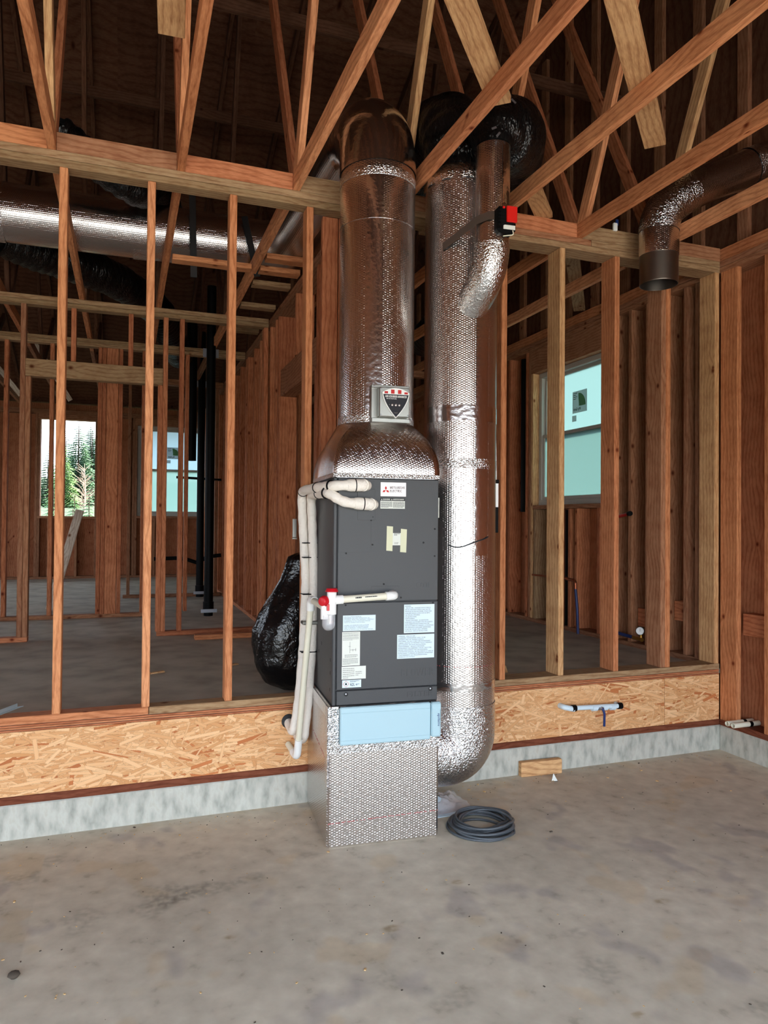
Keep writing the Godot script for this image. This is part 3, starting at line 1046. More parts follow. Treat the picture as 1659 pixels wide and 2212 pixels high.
func house_partitions() -> void:
	# first partition with a door opening
	var p := struct("wall_partition", "interior stud partition with headed door opening behind the garage wall", "wall")
	var z0 := -2.589
	var z1 := -2.50
	bx(p, "bottom_plate", Vector3(-3.2, 0.537, z0), Vector3(-0.397, H0, z1), wood("red"))
	bx(p, "bottom_plate", Vector3(0.575, 0.537, z0), Vector3(1.49, H0, z1), wood("red"))
	bx(p, "top_plate", Vector3(-3.2, H1, z0), Vector3(1.49, H1 + 0.037, z1), wood("grey"))
	bx(p, "top_plate", Vector3(-3.2, H1 + 0.039, z0), Vector3(1.49, HP, z1), wood("grey"))
	bx(p, "header", Vector3(-0.436, 2.638, z0 + 0.01), Vector3(0.603, 2.776, z1 + 0.012), M.grey[0], 0.003)
	for s in [[-0.475, H0, H1], [-0.4355, H0, 2.637], [0.565, H0, 2.637], [0.604, H0, H1], [0.737, H0, H1], [1.14, H0, H1], [1.45, H0, H1], [-0.11, 2.777, H1], [0.326, 2.777, H1], [-0.90, H0, H1], [-1.3, H0, H1], [-1.7, H0, H1]]:
		bx(p, "stud", Vector3(s[0], s[1], z0), Vector3(s[0] + 0.038, s[2], z1), wood("red") if s[0] > 0.55 or s[1] > 1.0 else wood("brown"), 0.003)
	# second partition
	var q := struct("wall_partition_mid", "second interior stud partition with a built up post", "wall")
	z0 = -3.919
	z1 = -3.83
	bx(q, "bottom_plate", Vector3(-3.2, 0.537, z0), Vector3(0.55, H0, z1), wood("brown"))
	for y in [H1, H1 + 0.039]:
		bx(q, "top_plate", Vector3(-3.2, y, z0), Vector3(1.49, y + 0.037, z1), wood("grey"))
	for x in [-0.384, 0.463, 0.885, -0.78, -1.19, -1.6, -2.0]:
		bx(q, "stud", Vector3(x, H0, z0), Vector3(x + 0.038, H1, z1), wood("red"), 0.003)
	for s in [[0.05, 0.038], [0.09, 0.038], [0.13, 0.11], [0.243, 0.038]]:
		bx(q, "post_ply", Vector3(s[0], H0, z0), Vector3(s[0] + s[1], H1, z1), wood("red"), 0.003)
	# third partition, the wet wall
	var r := struct("wall_partition_wet", "plumbing partition carrying black drain pipes near the far window", "wall")
	z0 = -5.72
	z1 = -5.63
	bx(r, "bottom_plate", Vector3(0.30, 0.537, z0), Vector3(1.49, H0, z1), wood("brown"))
	for y in [H1, H1 + 0.039]:
		bx(r, "top_plate", Vector3(-0.6, y, z0), Vector3(1.49, y + 0.037, z1), wood("brown"))
	for x in [0.34, 0.56, 0.96, 1.40]:
		bx(r, "stud", Vector3(x, H0, z0), Vector3(x + 0.038, H1, z1), wood("brown"), 0.003)
	# cross wall running back from the garage wall
	var c := struct("wall_cross", "reddish stud cross wall with door header running back behind the bag", "wall")
	bx(c, "bottom_plate", Vector3(1.50, 0.537, -0.9), Vector3(1.64, H0, -0.18), wood("red"))
	bx(c, "bottom_plate", Vector3(1.50, 0.537, -8.9), Vector3(1.64, H0, -2.03), wood("red"))
	for y in [H1, H1 + 0.039]:
		bx(c, "top_plate", Vector3(1.50, y, -8.9), Vector3(1.64, y + 0.037, -0.15), wood("brown"))
	bx(c, "header", Vector3(1.51, 2.53, -2.067), Vector3(1.63, 2.75, -0.862), M.brown[0], 0.003)
	bx(c, "stud", Vector3(1.50, H0, -2.068), Vector3(1.64, 2.529, -2.03), M.red[2], 0.003)
	bx(c, "stud", Vector3(1.50, H0, -0.90), Vector3(1.64, 2.529, -0.862), M.red[1], 0.003)
	for z in [-0.19, -0.45, -0.823, -2.107, -2.22, -2.46, -2.60, -2.98, -3.30, -3.70, -3.80, -4.2, -4.7, -5.2, -5.6, -6.1, -6.7, -7.3, -7.9]:
		bx(c, "stud", Vector3(1.50, H0, z - 0.038), Vector3(1.64, H1, z), wood("red"), 0.003)
	bx(c, "cripple_stud", Vector3(1.50, 2.751, -1.5), Vector3(1.64, H1, -1.462), wood("red"), 0.003)
	# end of the right hand room
	var d := struct("wall_partition_right", "dark partition closing the room with the filmed window", "wall")
	bx(d, "bottom_plate", Vector3(1.65, 0.537, -4.09), Vector3(XR, H0, -4.0), wood("brown"))
	for y in [H1, H1 + 0.039]:
		bx(d, "top_plate", Vector3(1.65, y, -4.09), Vector3(XR, y + 0.037, -4.0), wood("brown"))
	for i in 6:
		bx(d, "stud", Vector3(1.70 + S * i, H0, -4.09), Vector3(1.738 + S * i, H1, -4.0), wood("red"), 0.003)

func slope_y(z: float) -> float:
	return 6.5 - 0.42 * absf(z + 1.75)

func roof() -> void:
	var c := struct("ceiling", "dark brown roof sheathing above the open trusses", "ceiling")
	# sheets laid along the slope, joints staggered
	var run := 1.219 / sqrt(1.0 + 0.42 * 0.42)
	for side in [-1.0, 1.0]:
		for i in 7:
			var za: float = -1.75 + side * i * run
			var zb: float = -1.75 + side * (i + 1) * run
			var xs := [-4.6, -3.4, -1.0, 1.4, 3.8, 4.6] if i % 2 == 0 else [-4.6, -2.2, 0.2, 2.6, 4.6]
			for j in xs.size() - 1:
				var a := Vector3((xs[j] + xs[j + 1]) / 2.0, slope_y(za) + 0.008, za)
				var b := Vector3(a.x, slope_y(zb) + 0.008, zb)
				var mb := MB.new()
				mb.box(Vector3(xs[j + 1] - xs[j] + 0.004, (b - a).length() + 0.004, 0.014 + 0.002 * ((i + j) % 2)), 0.0, 0, rng.randf(), rng.randf())
				for k in mb.t.size():
					mb.t[k] = Vector2(mb.t[k].x * 0.3, mb.t[k].y)
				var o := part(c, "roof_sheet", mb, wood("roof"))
				var y := (b - a).normalized()
				var z := Vector3(0, 1, 0) - y * y.y
				z = z.normalized()
				o.transform = Transform3D(Basis(y.cross(z), y, z), (a + b) / 2.0)
	var names := ["first", "second", "third", "fourth", "fifth", "sixth", "seventh", "eighth", "ninth", "tenth", "eleventh", "twelfth"]
	var ks := range(-5, 7)
	var idx := 0
	for k in ks:
		var x: float = -0.035 + 0.6 * k
		var t := thing("roof_truss", "orange fir roof truss, %s from the gable wall" % names[ks.size() - 1 - idx], "truss", "roof trusses over the stud walls")
		idx += 1
		var main: Material = M.fir[(k + 8) % 4]
		bx(t, "bottom_chord", Vector3(x - 0.019, HP + 0.001, -4.4), Vector3(x + 0.019, HP + 0.09, 5.6), main, 0.002)
		bx(t, "bottom_chord", Vector3(x - 0.019, HP + 0.001, -9.1), Vector3(x + 0.019, HP + 0.09, -4.402), wood("brown"), 0.002)
		for s in [-1.0, 1.0]:
			var e: float = -1.75 + s * 7.3
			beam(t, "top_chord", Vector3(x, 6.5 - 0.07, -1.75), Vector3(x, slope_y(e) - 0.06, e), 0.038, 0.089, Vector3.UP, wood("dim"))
		var low := HP + 0.10
		var m1: Material = [M.pale[0], M.fir[0], M.fir[2]][posmod(k, 3)]
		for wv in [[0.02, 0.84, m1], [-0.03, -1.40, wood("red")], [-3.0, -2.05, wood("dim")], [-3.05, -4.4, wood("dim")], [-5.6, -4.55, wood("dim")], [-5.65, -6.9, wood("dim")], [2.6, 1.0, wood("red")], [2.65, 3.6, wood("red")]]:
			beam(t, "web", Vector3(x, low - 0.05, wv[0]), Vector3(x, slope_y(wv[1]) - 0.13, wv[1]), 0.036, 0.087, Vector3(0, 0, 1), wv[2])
	# runners and braces nailed to the trusses
	for q in [["lateral runner board crossing the webs high above the duct", 4.86, -0.96], ["faint lateral runner board deeper in the attic", 5.1, -2.75]]:
		var r := thing("runner_board", q[0], "board", "runner boards in the attic")
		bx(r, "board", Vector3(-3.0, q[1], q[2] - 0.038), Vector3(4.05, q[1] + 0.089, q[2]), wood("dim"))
	var br := [["pale diagonal brace board ending over the foil duct", Vector3(1.36, 3.395, 1.53), Vector3(1.875, 3.395, 0.945)],
		["short sawn brace board under the gathered black duct", Vector3(2.42, 3.395, 0.31), Vector3(2.72, 3.395, -0.02)],
		["stained diagonal brace board with sawn end over the garage", Vector3(1.66, 3.395, 1.94), Vector3(2.77, 3.395, 0.90)],
		["short brace board end at the top of the view", Vector3(0.40, 3.395, 2.0), Vector3(0.465, 3.395, 0.90)],
		["brace board over the room with the filmed window", Vector3(3.10, 3.395, -0.30), Vector3(4.06, 3.395, -1.56)]]
	for q in br:
		var b := thing("brace_board", q[0], "board", "diagonal brace boards")
		beam(b, "board", q[1], q[2], 0.10, 0.034, Vector3.UP, M.pale[1] if q[1].z > 0 else M.grey[0])

func hv(u: float, y: float, z: float) -> Vector3:
	return HV * Vector3(u, y, z)

func metres(mb: MB) -> MB:   # box uv back to metres
	for k in mb.t.size():
		mb.t[k] = Vector2(mb.t[k].x * 0.3, mb.t[k].y * 3.0)
	return mb

# part of a cylinder's surface, a little thick: angle 0 faces +z, positive to +x
func patch(parent: Node, called: String, centre: Vector3, r: float, a0: float, a1: float, y0: float, y1: float, mat: Material, thick := 0.002) -> MeshInstance3D:
	var mb := MB.new()
	var m := maxi(3, int(absf(a1 - a0) / 0.12))
	for i in m:
		var p := a0 + (a1 - a0) * i / m
		var q := a0 + (a1 - a0) * (i + 1) / m
		var d0 := Vector3(sin(p), 0, cos(p))
		var d1 := Vector3(sin(q), 0, cos(q))
		var b0 := mb.v.size()
		for e in [[d0, y0, p], [d1, y0, q], [d1, y1, q], [d0, y1, p]]:
			mb.vert(e[0] * (r + thick) + Vector3(0, e[1], 0), e[0], Vector2(e[2] * r, e[1]))
		mb.tri(b0, b0 + 1, b0 + 2)
		mb.tri(b0, b0 + 2, b0 + 3)
		for y in [y0, y1]:
			mb.quad(d0 * r + Vector3(0, y, 0), d1 * r + Vector3(0, y, 0), d1 * (r + thick) + Vector3(0, y, 0), d0 * (r + thick) + Vector3(0, y, 0), Vector3.UP if y == y1 else Vector3.DOWN)
	return part(parent, called, mb, mat, centre)

func screw(parent: Node, at: Vector3, r: float, mat: Material, called := "screw") -> void:
	var mb := MB.new()
	mb.lathe([Vector2(0, 0.0022), Vector2(r * 0.6, 0.002), Vector2(r, 0.001), Vector2(r, 0.0)], 12, Vector3.ZERO, 2)
	part(parent, called, mb, mat, at)

func air_handler() -> void:
	var a := thing("air_handler", "charcoal air handler cabinet with white labels on a foil plenum", "air handler", "", HV)
	bx(a, "cabinet_body", Vector3(0.018, 0.656, -0.555), Vector3(0.531, 1.712, -0.0125), M.cab, 0.004)
	bx(a, "corner_post", Vector3(0.018, 0.657, -0.0125), Vector3(0.0335, 1.711, 0.0), M.cab, 0.003)
	var coil := bx(a, "coil_panel", Vector3(0.038, 1.1345, -0.012), Vector3(0.530, 1.710, 0.0), M.cab, 0.003)
	var blow := bx(a, "blower_panel", Vector3(0.038, 0.7275, -0.012), Vector3(0.530, 1.1305, 0.0), M.cab, 0.003)
	var filt := bx(a, "filter_panel", Vector3(0.038, 0.658, -0.012), Vector3(0.530, 0.7245, 0.0015), M.cab, 0.003)
	# pressed lettering and plates
	for q in [[coil, "COIL", 0.421, 1.196, 0.498, 1.220], [blow, "BLOWER", 0.350, 0.778, 0.514, 0.812], [filt, "FILTER", 0.380, 0.680, 0.510, 0.703]]:
		var o: Vector3 = q[0].position
		fit_text(q[0], "embossed_word", q[1], M.cab, q[2] - o.x, q[3] - o.y, q[4] - o.x, q[5] - o.y, 0.0062 if q[0] != filt else 0.0070, 0.003)
	bx(coil, "access_plate", Vector3(0.043, 1.366, 0.0) - coil.position, Vector3(0.196, 1.596, 0.0018) - coil.position, M.cab, 0.0015)
	bx(coil, "access_plate", Vector3(0.130, 1.515, 0.0018) - coil.position, Vector3(0.215, 1.66, 0.0036) - coil.position, M.cab, 0.0015)
	bx(coil, "knockout_plate", Vector3(0.20, 1.136, 0.0) - coil.position, Vector3(0.335, 1.205, 0.0016) - coil.position, M.cab, 0.001)
	for q in [[0.078, 1.36], [0.204, 1.53], [0.196, 1.515], [0.204, 1.40], [0.455, 1.41], [0.512, 1.345], [0.512, 1.475], [0.26, 1.215], [0.345, 1.15], [0.078, 1.12], [0.505, 1.122]]:
		screw(a, Vector3(q[0], q[1], 0.0018), 0.0042, M.cabdark)
	for q in [[0.083, 0.709], [0.495, 0.713]]:
		screw(a, Vector3(q[0], q[1], 0.0016), 0.010, M.cabdark, "screw_washer")
		screw(a, Vector3(q[0], q[1], 0.0034), 0.0048, M.plate)
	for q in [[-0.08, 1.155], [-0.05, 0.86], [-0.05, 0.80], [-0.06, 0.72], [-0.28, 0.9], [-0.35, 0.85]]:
		bx(a, "side_hole_shade", Vector3(0.0172, q[1] - 0.008, q[0] - 0.004), Vector3(0.0185, q[1] + 0.008, q[0] + 0.004), M.cabdark, 0.0)  # dark plates on the side; hole shade is put into their colour
	for q in [0.70, 1.22]:
		pass
	# maker's badge
	var bd := bx(a, "badge", Vector3(0.241, 1.628, 0.0), Vector3(0.366, 1.694, 0.0016), M.silver, 0.001)
	var mb := MB.new()
	for k in 3:
		var d := PI / 2.0 + TAU * k / 3.0
		var s := 0.0115
		mb.prism(PackedVector2Array([Vector2.ZERO, Vector2(cos(d - PI / 6), sin(d - PI / 6)) * s, Vector2(cos(d), sin(d)) * s * sqrt(3.0), Vector2(cos(d + PI / 6), sin(d + PI / 6)) * s]), 0.0, 0.0008)
	part(bd, "red_emblem", mb, M.inkred, Vector3(0.2665, 1.657, 0.0016) - bd.position)
	fit_text(bd, "lettering", "MITSUBISHI", M.ink, 0.287 - bd.position.x, 1.664 - bd.position.y, 0.359 - bd.position.x, 1.6755 - bd.position.y, 0.0011)
	fit_text(bd, "lettering", "ELECTRIC", M.ink, 0.287 - bd.position.x, 1.648 - bd.position.y, 0.346 - bd.position.x, 1.6595 - bd.position.y, 0.0011)
	# labels
	var warn := bx(a, "warning_label", Vector3(0.241, 1.570, 0.0), Vector3(0.361, 1.607, 0.0008), M.labelb, 0.0)
	var wh := bx(warn, "black_heading", Vector3(0.241, 1.607, 0.0) - warn.position, Vector3(0.361, 1.620, 0.0008) - warn.position, M.ink, 0.0)
	var wo := warn.position
	fit_text(warn, "lettering", "WARNING", M.labelb, 0.253 - wo.x, 1.6105 - wo.y, 0.288 - wo.x, 1.6170 - wo.y, 0.0006)
	fit_text(warn, "lettering", "AVERTISSEMENT", M.labelb, 0.302 - wo.x, 1.6105 - wo.y, 0.357 - wo.x, 1.6170 - wo.y, 0.0006)
	for x in [0.247, 0.296]:
		var tri := MB.new()
		tri.prism(PackedVector2Array([Vector2(-0.0035, -0.003), Vector2(0.0035, -0.003), Vector2(0, 0.0035)]), 0.0, 0.0004)
		part(warn, "warning_triangle", tri, M.labelb, Vector3(x, 1.6135, 0.0008) - wo + Vector3(0, 0, 0.0002))
	lines(warn, Vector3(0.244, 1.602, 0.0011) - warn.position, 0.055, 7, 0.0042, 0.0019)
	lines(warn, Vector3(0.303, 1.602, 0.0011) - warn.position, 0.055, 7, 0.0042, 0.0019)
	sticker(a, 0.066, 1.0, 0.222, 1.072, M.label, "INSTALLATION MANUAL\nWARNING: BEFORE OPERATION OR\nSTORAGE, READ THIS MANUAL CAREFULLY\nInstallation in the dedicated manual\nSuivre la section sous le titre.\n\nSUIVRE LES MANUELS DE LA FICHE\nEXPLOITATION OU ENTREPOSAGE\nLIRE LE MANUEL CORRECTEMENT\nSuivre la section sous le titre du manuel.", 0.0056)
	var s2 := sticker(a, 0.063, 0.839, 0.148, 0.996, M.labelb, "", 0.004)
	lines(s2, Vector3(-0.039, 0.074, 0.0008), 0.075, 8, 0.0048, 0.0013)
	lines(s2, Vector3(-0.030, -0.028, 0.0008), 0.062, 3, 0.0050, 0.0013)
	lines(s2, Vector3(-0.039, -0.046, 0.0008), 0.072, 6, 0.0050, 0.0013)
	for q in [[-0.006, -0.02, -0.005, 0.032], [-0.006, -0.006, 0.022, -0.005], [0.008, -0.012, 0.0092, -0.002], [0.022, -0.012, 0.0232, 0.002], [-0.012, 0.010, -0.002, 0.011]]:
		bx(s2, "diagram_line", Vector3(q[0], q[1], 0.0004), Vector3(q[2], q[3], 0.0010), M.ink, 0.0)
	var s3 := sticker(a, 0.062, 0.777, 0.177, 0.836, M.labelb, "", 0.004)
	lines(s3, Vector3(-0.052, 0.020, 0.0008), 0.055, 6, 0.0085, 0.0018)
	lines(s3, Vector3(0.008, 0.004, 0.0008), 0.030, 3, 0.008, 0.0018)
	var s4 := sticker(a, 0.065, 0.738, 0.155, 0.773, M.label, "", 0.004)
	mb = MB.new()
	for k in 4:
		var p := Vector2(cos(TAU * k / 4), sin(TAU * k / 4)) * 0.0155
		var q := Vector2(cos(TAU * (k + 1) / 4), sin(TAU * (k + 1) / 4)) * 0.0155
		mb.prism(PackedVector2Array([p, q, q * 0.87, p * 0.87]), 0.0, 0.0006)
	part(s4, "diamond_mark", mb, M.inkred, Vector3(-0.027, 0.0, 0.0004))
	mb = MB.new()
	mb.prism(PackedVector2Array([Vector2(-0.0035, -0.005), Vector2(0.0035, -0.005), Vector2(0.005, 0.0), Vector2(0.0015, 0.004), Vector2(0.0005, 0.0075), Vector2(-0.0025, 0.003), Vector2(-0.005, 0.0005)]), 0.0, 0.0006)
	part(s4, "flame_mark", mb, M.ink, Vector3(-0.027, 0.0, 0.0004))
	fit_text(s4, "lettering", "A2L", M.ink, -0.008, -0.010, 0.014, 0.003, 0.0006, 0.0004)
	lines(s4, Vector3(-0.008, 0.013, 0.0008), 0.046, 2, 0.004, 0.0018)
	lines(s4, Vector3(0.019, -0.002, 0.0008), 0.018, 2, 0.005, 0.0022)
	sticker(a, 0.361, 0.981, 0.513, 1.116, M.label, "WARNING\n- RISK OF FIRE - AUXILIARY DEVICES WHICH\nMAY BE IGNITION SOURCES SHALL NOT BE\nINSTALLED IN THE DUCTWORK, OTHER THAN\nAUXILIARY DEVICES LISTED FOR USE WITH\nTHE SPECIFIC APPLIANCE.\nSEE INSTRUCTIONS.\nAVERTISSEMENT\n- RISQUE D'INCENDIE - LES DISPOSITIFS\nAUXILIAIRES QUI PEUVENT ETRE DES SOURCES\nD'INFLAMMATION NE DOIVENT PAS ETRE\nINSTALLES DANS LES CONDUITS, A L'EXCEPTION\nDES DISPOSITIFS AUXILIAIRES REPERTORIES\nPOUR ETRE UTILISES AVEC L'APPAREIL\nSPECIFIQUE. VOIR LES INSTRUCTIONS.", 0.0062)
	sticker(a, 0.328, 0.861, 0.513, 0.974, M.label, "WARNING - RISK OF FIRE.\nFLAMMABLE REFRIGERANT USED. TO BE\nREPAIRED ONLY BY TRAINED SERVICE\nPERSONNEL. DO NOT PUNCTURE REFRIGERANT\nTUBING. DISPOSE OF PROPERLY IN ACCORDANCE\nWITH FEDERAL OR LOCAL REGULATIONS.\nAVERTISSEMENT - RISQUE D'INCENDIE.\nREFRIGERANT INFLAMMABLE UTILISE. DOIT ETRE\nREPARE UNIQUEMENT PAR UN PERSONNEL\nD'ENTRETIEN QUALIFIE. NE PAS PERCER LE TUBE DE\nREFRIGERANT. ELIMINER DE MANIERE APPROPRIEE\nCONFORMEMENT AUX REGLEMENTATIONS\nFEDERALES OU LOCALES.", 0.0063)
	# card held by two strips of masking tape
	var card := bx(a, "paper_card", Vector3(0.296, 1.397, 0.0), Vector3(0.350, 1.455, 0.0008), M.labelb, 0.0)
	lines(card, Vector3(-0.014, 0.026, 0.0006), 0.028, 2, 0.006, 0.0026)
	lines(card, Vector3(-0.012, -0.016, 0.0006), 0.020, 2, 0.006, 0.0018)
	for q in [[0.287, 1.429, 0.030, 0.116, -0.02], [0.3555, 1.419, 0.030, 0.110, -0.03]]:
		mb = MB.new()
		mb.box(Vector3(q[2], q[3], 0.0008), 0.0, 1, 0, 0)
		for k in mb.v.size():
			if absf(mb.v[k].y) > 0.05:
				mb.v[k].y += sin(mb.v[k].x * 400.0) * 0.003
		var o := part(a, "masking_tape", mb, M.masking, Vector3(q[0], q[1], 0.0014))
		o.rotation.z = q[4]
	# sheet tucked at the cabinet's right side
	bx(a, "side_card", Vector3(0.5312, 1.53, -0.115), Vector3(0.575, 1.63, -0.1135), M.labelb, 0.0)
	# foil wrapped return plenum that the cabinet stands on
	var p := thing("foil_plenum", "silver bubble foil plenum box standing on the slab under the cabinet", "plenum", "", HV)
	mb = MB.new()
	mb.box(Vector3(0.542, 0.6545, 0.565), 0.012, 1, 0, 0)
	part(p, "foil_box", metres(mb), M.foilp, Vector3(0.271, 0.3272, -0.2835))
	for q in [[0.001, 0.436, 0.541, 0.474, 0.0006], [0.0, 0.474, 0.050, 0.653, 0.0008]]:
		bx(p, "foil_tape", Vector3(q[0], q[1], -0.001), Vector3(q[2], q[3], q[4] + 0.001), M.crinkle, 0.0)
	bx(p, "foil_tape", Vector3(-0.0015, 0.60, -0.56), Vector3(0.0005, 0.653, -0.004), M.tape, 0.0)
	bx(p, "foil_tape", Vector3(-0.002, 0.28, -0.004), Vector3(0.0, 0.653, -0.06), M.crinkle, 0.0)
	red_print(p, Vector3(0.004, 0.118, 0.0006), Vector3(0.538, 0.132, 0.0006), Vector3(0, 0, 1))
	red_print(p, Vector3(-0.0008, 0.44, -0.4), Vector3(-0.0008, 0.40, -0.05), Vector3(-1, 0, 0))
	# media filter
	var f := thing("filter_cabinet", "pale blue filter door at the foot of the charcoal cabinet", "air filter", "", HV)
	bx(f, "door", Vector3(0.053, 0.477, 0.0), Vector3(0.4915, 0.652, 0.022), M.filter, 0.006)
	bx(f, "door_rib", Vector3(0.055, 0.622, 0.020), Vector3(0.490, 0.626, 0.0235), M.filter, 0.001)
	bx(f, "door_rib", Vector3(0.055, 0.497, 0.020), Vector3(0.490, 0.500, 0.0235), M.filter, 0.001)
	var lt := bx(f, "latch_panel", Vector3(0.494, 0.487, 0.0), Vector3(0.542, 0.652, 0.026), M.filter, 0.006)
	bx(lt, "latch_step", Vector3(-0.022, 0.05, 0.010), Vector3(0.022, 0.075, 0.015), M.filter, 0.003)
	var tx := fit_text(lt, "lettering", "aprilaire", M.blue, 0, 0, 0.060, 0.0145, 0.0134)
	tx.rotation.z = -PI / 2.0
	tx.position = Vector3(0.012, 0.0, 0.0134)

func lines(parent: Node, at: Vector3, wide: float, count: int, step: float, high: float) -> void:   # rows of print too small to read
	var mb := MB.new()
	for i in count:
		var x := 0.0
		var stop := wide * (1.0 if i < count - 1 else rng.randf_range(0.4, 0.9))
		while x < stop:
			var w := minf(rng.randf_range(0.003, 0.009), stop - x)
			mb.box(Vector3(w, high, 0.0003), 0.0, 0, 0, 0, Vector3(x + w / 2.0, -i * step, 0))
			x += w + 0.0013
	part(parent, "fine_print", mb, M.ink, at)

func sticker(parent: Node, u0: float, y0: float, u1: float, y1: float, mat: Material, words: String, hgt: float) -> MeshInstance3D:
	var s := bx(parent, "label_sticker", Vector3(u0, y0, 0.0), Vector3(u1, y1, 0.0007), mat, 0.0)
	if words:
		var t := text(s, "lettering", words, hgt, M.ink, Vector3.ZERO, true, "Droid Sans", false, 0.0003)
		var box := t.mesh.get_aabb()
		var w := u1 - u0 - 0.010
		var h := y1 - y0 - 0.010
		t.scale = Vector3(w / box.size.x, h / box.size.y, 1.0)
		t.position = Vector3(-w / 2.0 - box.position.x * t.scale.x, -h / 2.0 - box.position.y * t.scale.y, 0.0006)
	return s

func red_print(parent: Node, a: Vector3, b: Vector3, out: Vector3) -> void:   # printed line of tiny red words along the foil
	var mb := MB.new()
	var d := b - a
	var n := int(d.length() / 0.007)
	for i in n:
		if rng.randf() < 0.25:
			continue
		var p := a + d * (i + 0.5) / n + Vector3(0, rng.randf_range(-0.0015, 0.0015), 0)
		var s := Vector3(0.0045, rng.randf_range(0.0025, 0.0055), 0.0004)
		if absf(out.x) > 0.5:
			s = Vector3(0.0004, s.y, 0.0045)
		mb.box(s, 0.0, 1, 0, 0, p)
	part(parent, "red_print", mb, M.inkpale)

func ducts() -> void:
	# supply duct with its transition
	var s := thing("supply_duct", "foil supply duct rising from the cabinet, bending back over the top plate", "duct")
	var rings := []
	var N := 96
	for i in 17:
		var t := maxf(0.0, (i - 2) / 14.0)
		var y := 1.7125 + (0.024 * i / 2.0 if i <= 2 else 0.024 + 0.255 * t)
		var mix := t * t * (0.65 + 0.35 * t)
		var ring := []
		for j in N:
			var an := TAU * j / N
			var ca := cos(an)
			var sa := sin(an)
			var k := 1.0 / maxf(absf(ca), absf(sa))
			var rect := Vector2(0.2745 + 0.259 * ca * k, -0.2775 + 0.279 * sa * k)
			var circ := Vector2(0.288 + 0.195 * ca, -0.28 + 0.195 * sa)
			var p := rect.lerp(circ, mix)
			ring.append(hv(p.x, y, p.y))
		rings.append(ring)
	var mb := MB.new()
	mb.loft(rings, true, false)
	var c0 := hv(0.2745, 1.8, -0.2775)
	for k in mb.n.size():
		if mb.n[k].dot(mb.v[k] - c0) < 0.0:
			mb.n[k] = -mb.n[k]
	var redo := mb.ix.duplicate()
	mb.ix.clear()
	for k in redo.size() / 3:
		mb.tri(redo[k * 3], redo[k * 3 + 1], redo[k * 3 + 2])
	part(s, "transition", mb, M.foil)
	# bright tape round the foot of the transition
	mb = MB.new()
	mb.box(Vector3(0.522, 0.022, 0.562), 0.003, 0, 0, 0)
	var bd := part(s, "foil_tape", mb, M.crinkle)
	bd.transform = HV * Transform3D(Basis(), Vector3(0.2745, 1.7235, -0.2775))
	var base := hv(0.288, 0, -0.28)
	var R := 0.192
	var path := curve([base + Vector3(0, 1.985, 0), base + Vector3(0, 3.568, 0), Vector3(base.x - 0.03, 3.568, -1.60), Vector3(-4.2, 3.568, -1.62)], 0.30, 14)
	path = dense(path, 0.12)
	mb = MB.new()
	mb.tube(path, R, 48)
	part(s, "round_duct", mb, M.foil)
	# crinkled tape rounds
	for q in [[1.975, 2.03], [3.20, 3.245]]:
		mb = MB.new()
		mb.lathe([Vector2(R + 0.001, q[0]), Vector2(R + 0.003, q[0] + 0.003), Vector2(R + 0.003, q[1] - 0.003), Vector2(R + 0.001, q[1])], 64)
		part(s, "foil_tape", mb, M.crinkle, base)
	mb = MB.new()
	var el := []
	for q in path:
		if q.y > 3.24 and q.z > -0.10:
			el.append(q)
	mb.tube(el, R + 0.004, 48, false)
	part(s, "elbow_wrap", mb, M.tape)
	patch(s, "seam_tape", base, R, -0.62, -0.18, 2.05, 3.2, M.tape, 0.0015)
	for x in [0.35, -0.55, 1.0]:
		mb = MB.new()
		mb.tube([Vector3(x, 3.568, -1.613), Vector3(x + 0.09, 3.568, -1.611)], R + 0.004, 48, false)
		part(s, "foil_tape", mb, M.crinkle)
	patch(s, "seam_line", base, R + 0.0005, -PI, PI, 2.985, 2.990, M.tape, 0.002)
	# return duct
	var r := thing("return_duct", "thick foil return duct right of the cabinet with an elbow at floor level", "duct")
	var rb := hv(0.748, 0, -0.285)
	var left := -HV.basis.x
	path = curve([rb + Vector3(0, 3.29, 0), rb + Vector3(0, 0.335, 0), rb + Vector3(0, 0.335, 0) + left * 0.215], 0.205, 16)
	path = dense(path, 0.15)
	mb = MB.new()
	mb.tube(path, 0.19, 48)
	part(r, "round_duct", mb, M.foilp)
	el = []
	for q in path:
		if q.y < 0.60:
			el.append(q)
	mb = MB.new()
	mb.tube(el, 0.193, 48, false)
	part(r, "elbow_wrap", mb, M.crinkle)
	patch(r, "seam_tape", rb, 0.19, -0.02, 0.36, 1.34, 2.62, M.tape, 0.0016)
	patch(r, "foil_tape", rb, 0.19, -1.5, 1.5, 2.02, 2.10, M.tape, 0.002)
	patch(r, "foil_tape", rb, 0.19, -1.5, 1.5, 1.78, 1.83, M.crinkle, 0.002)
	patch(r, "foil_tape", rb, 0.19, -1.5, 1.5, 0.66, 0.70, M.tape, 0.002)
	mb = MB.new()
	mb.lathe([Vector2(0.150, 3.345), Vector2(0.165, 3.34), Vector2(0.180, 3.315), Vector2(0.194, 3.285), Vector2(0.1925, 3.25)], 64)
	for k in mb.v.size():
		mb.v[k] += Vector3(mb.v[k].x, 0, mb.v[k].z).normalized() * 0.006 * sin(atan2(mb.v[k].z, mb.v[k].x) * 11.0)
	part(r, "crumpled_collar", mb, M.crinkle, rb)
	for i in 40:
		if i % 4 != 3:
			patch(r, "red_print", rb, 0.1905, -1.4 + 0.07 * i, -1.4 + 0.07 * i + 0.03, 0.782, 0.7855, M.inkpale, 0.0006)
	# paper strip and bulb wire at its right side
	var st := bx(r, "instrument_strip", Vector3(-0.012, 1.46, -0.004), Vector3(0.012, 1.72, 0.004), M.white, 0.003)
	st.position += rb + Vector3(0.186, 0, 0.06)
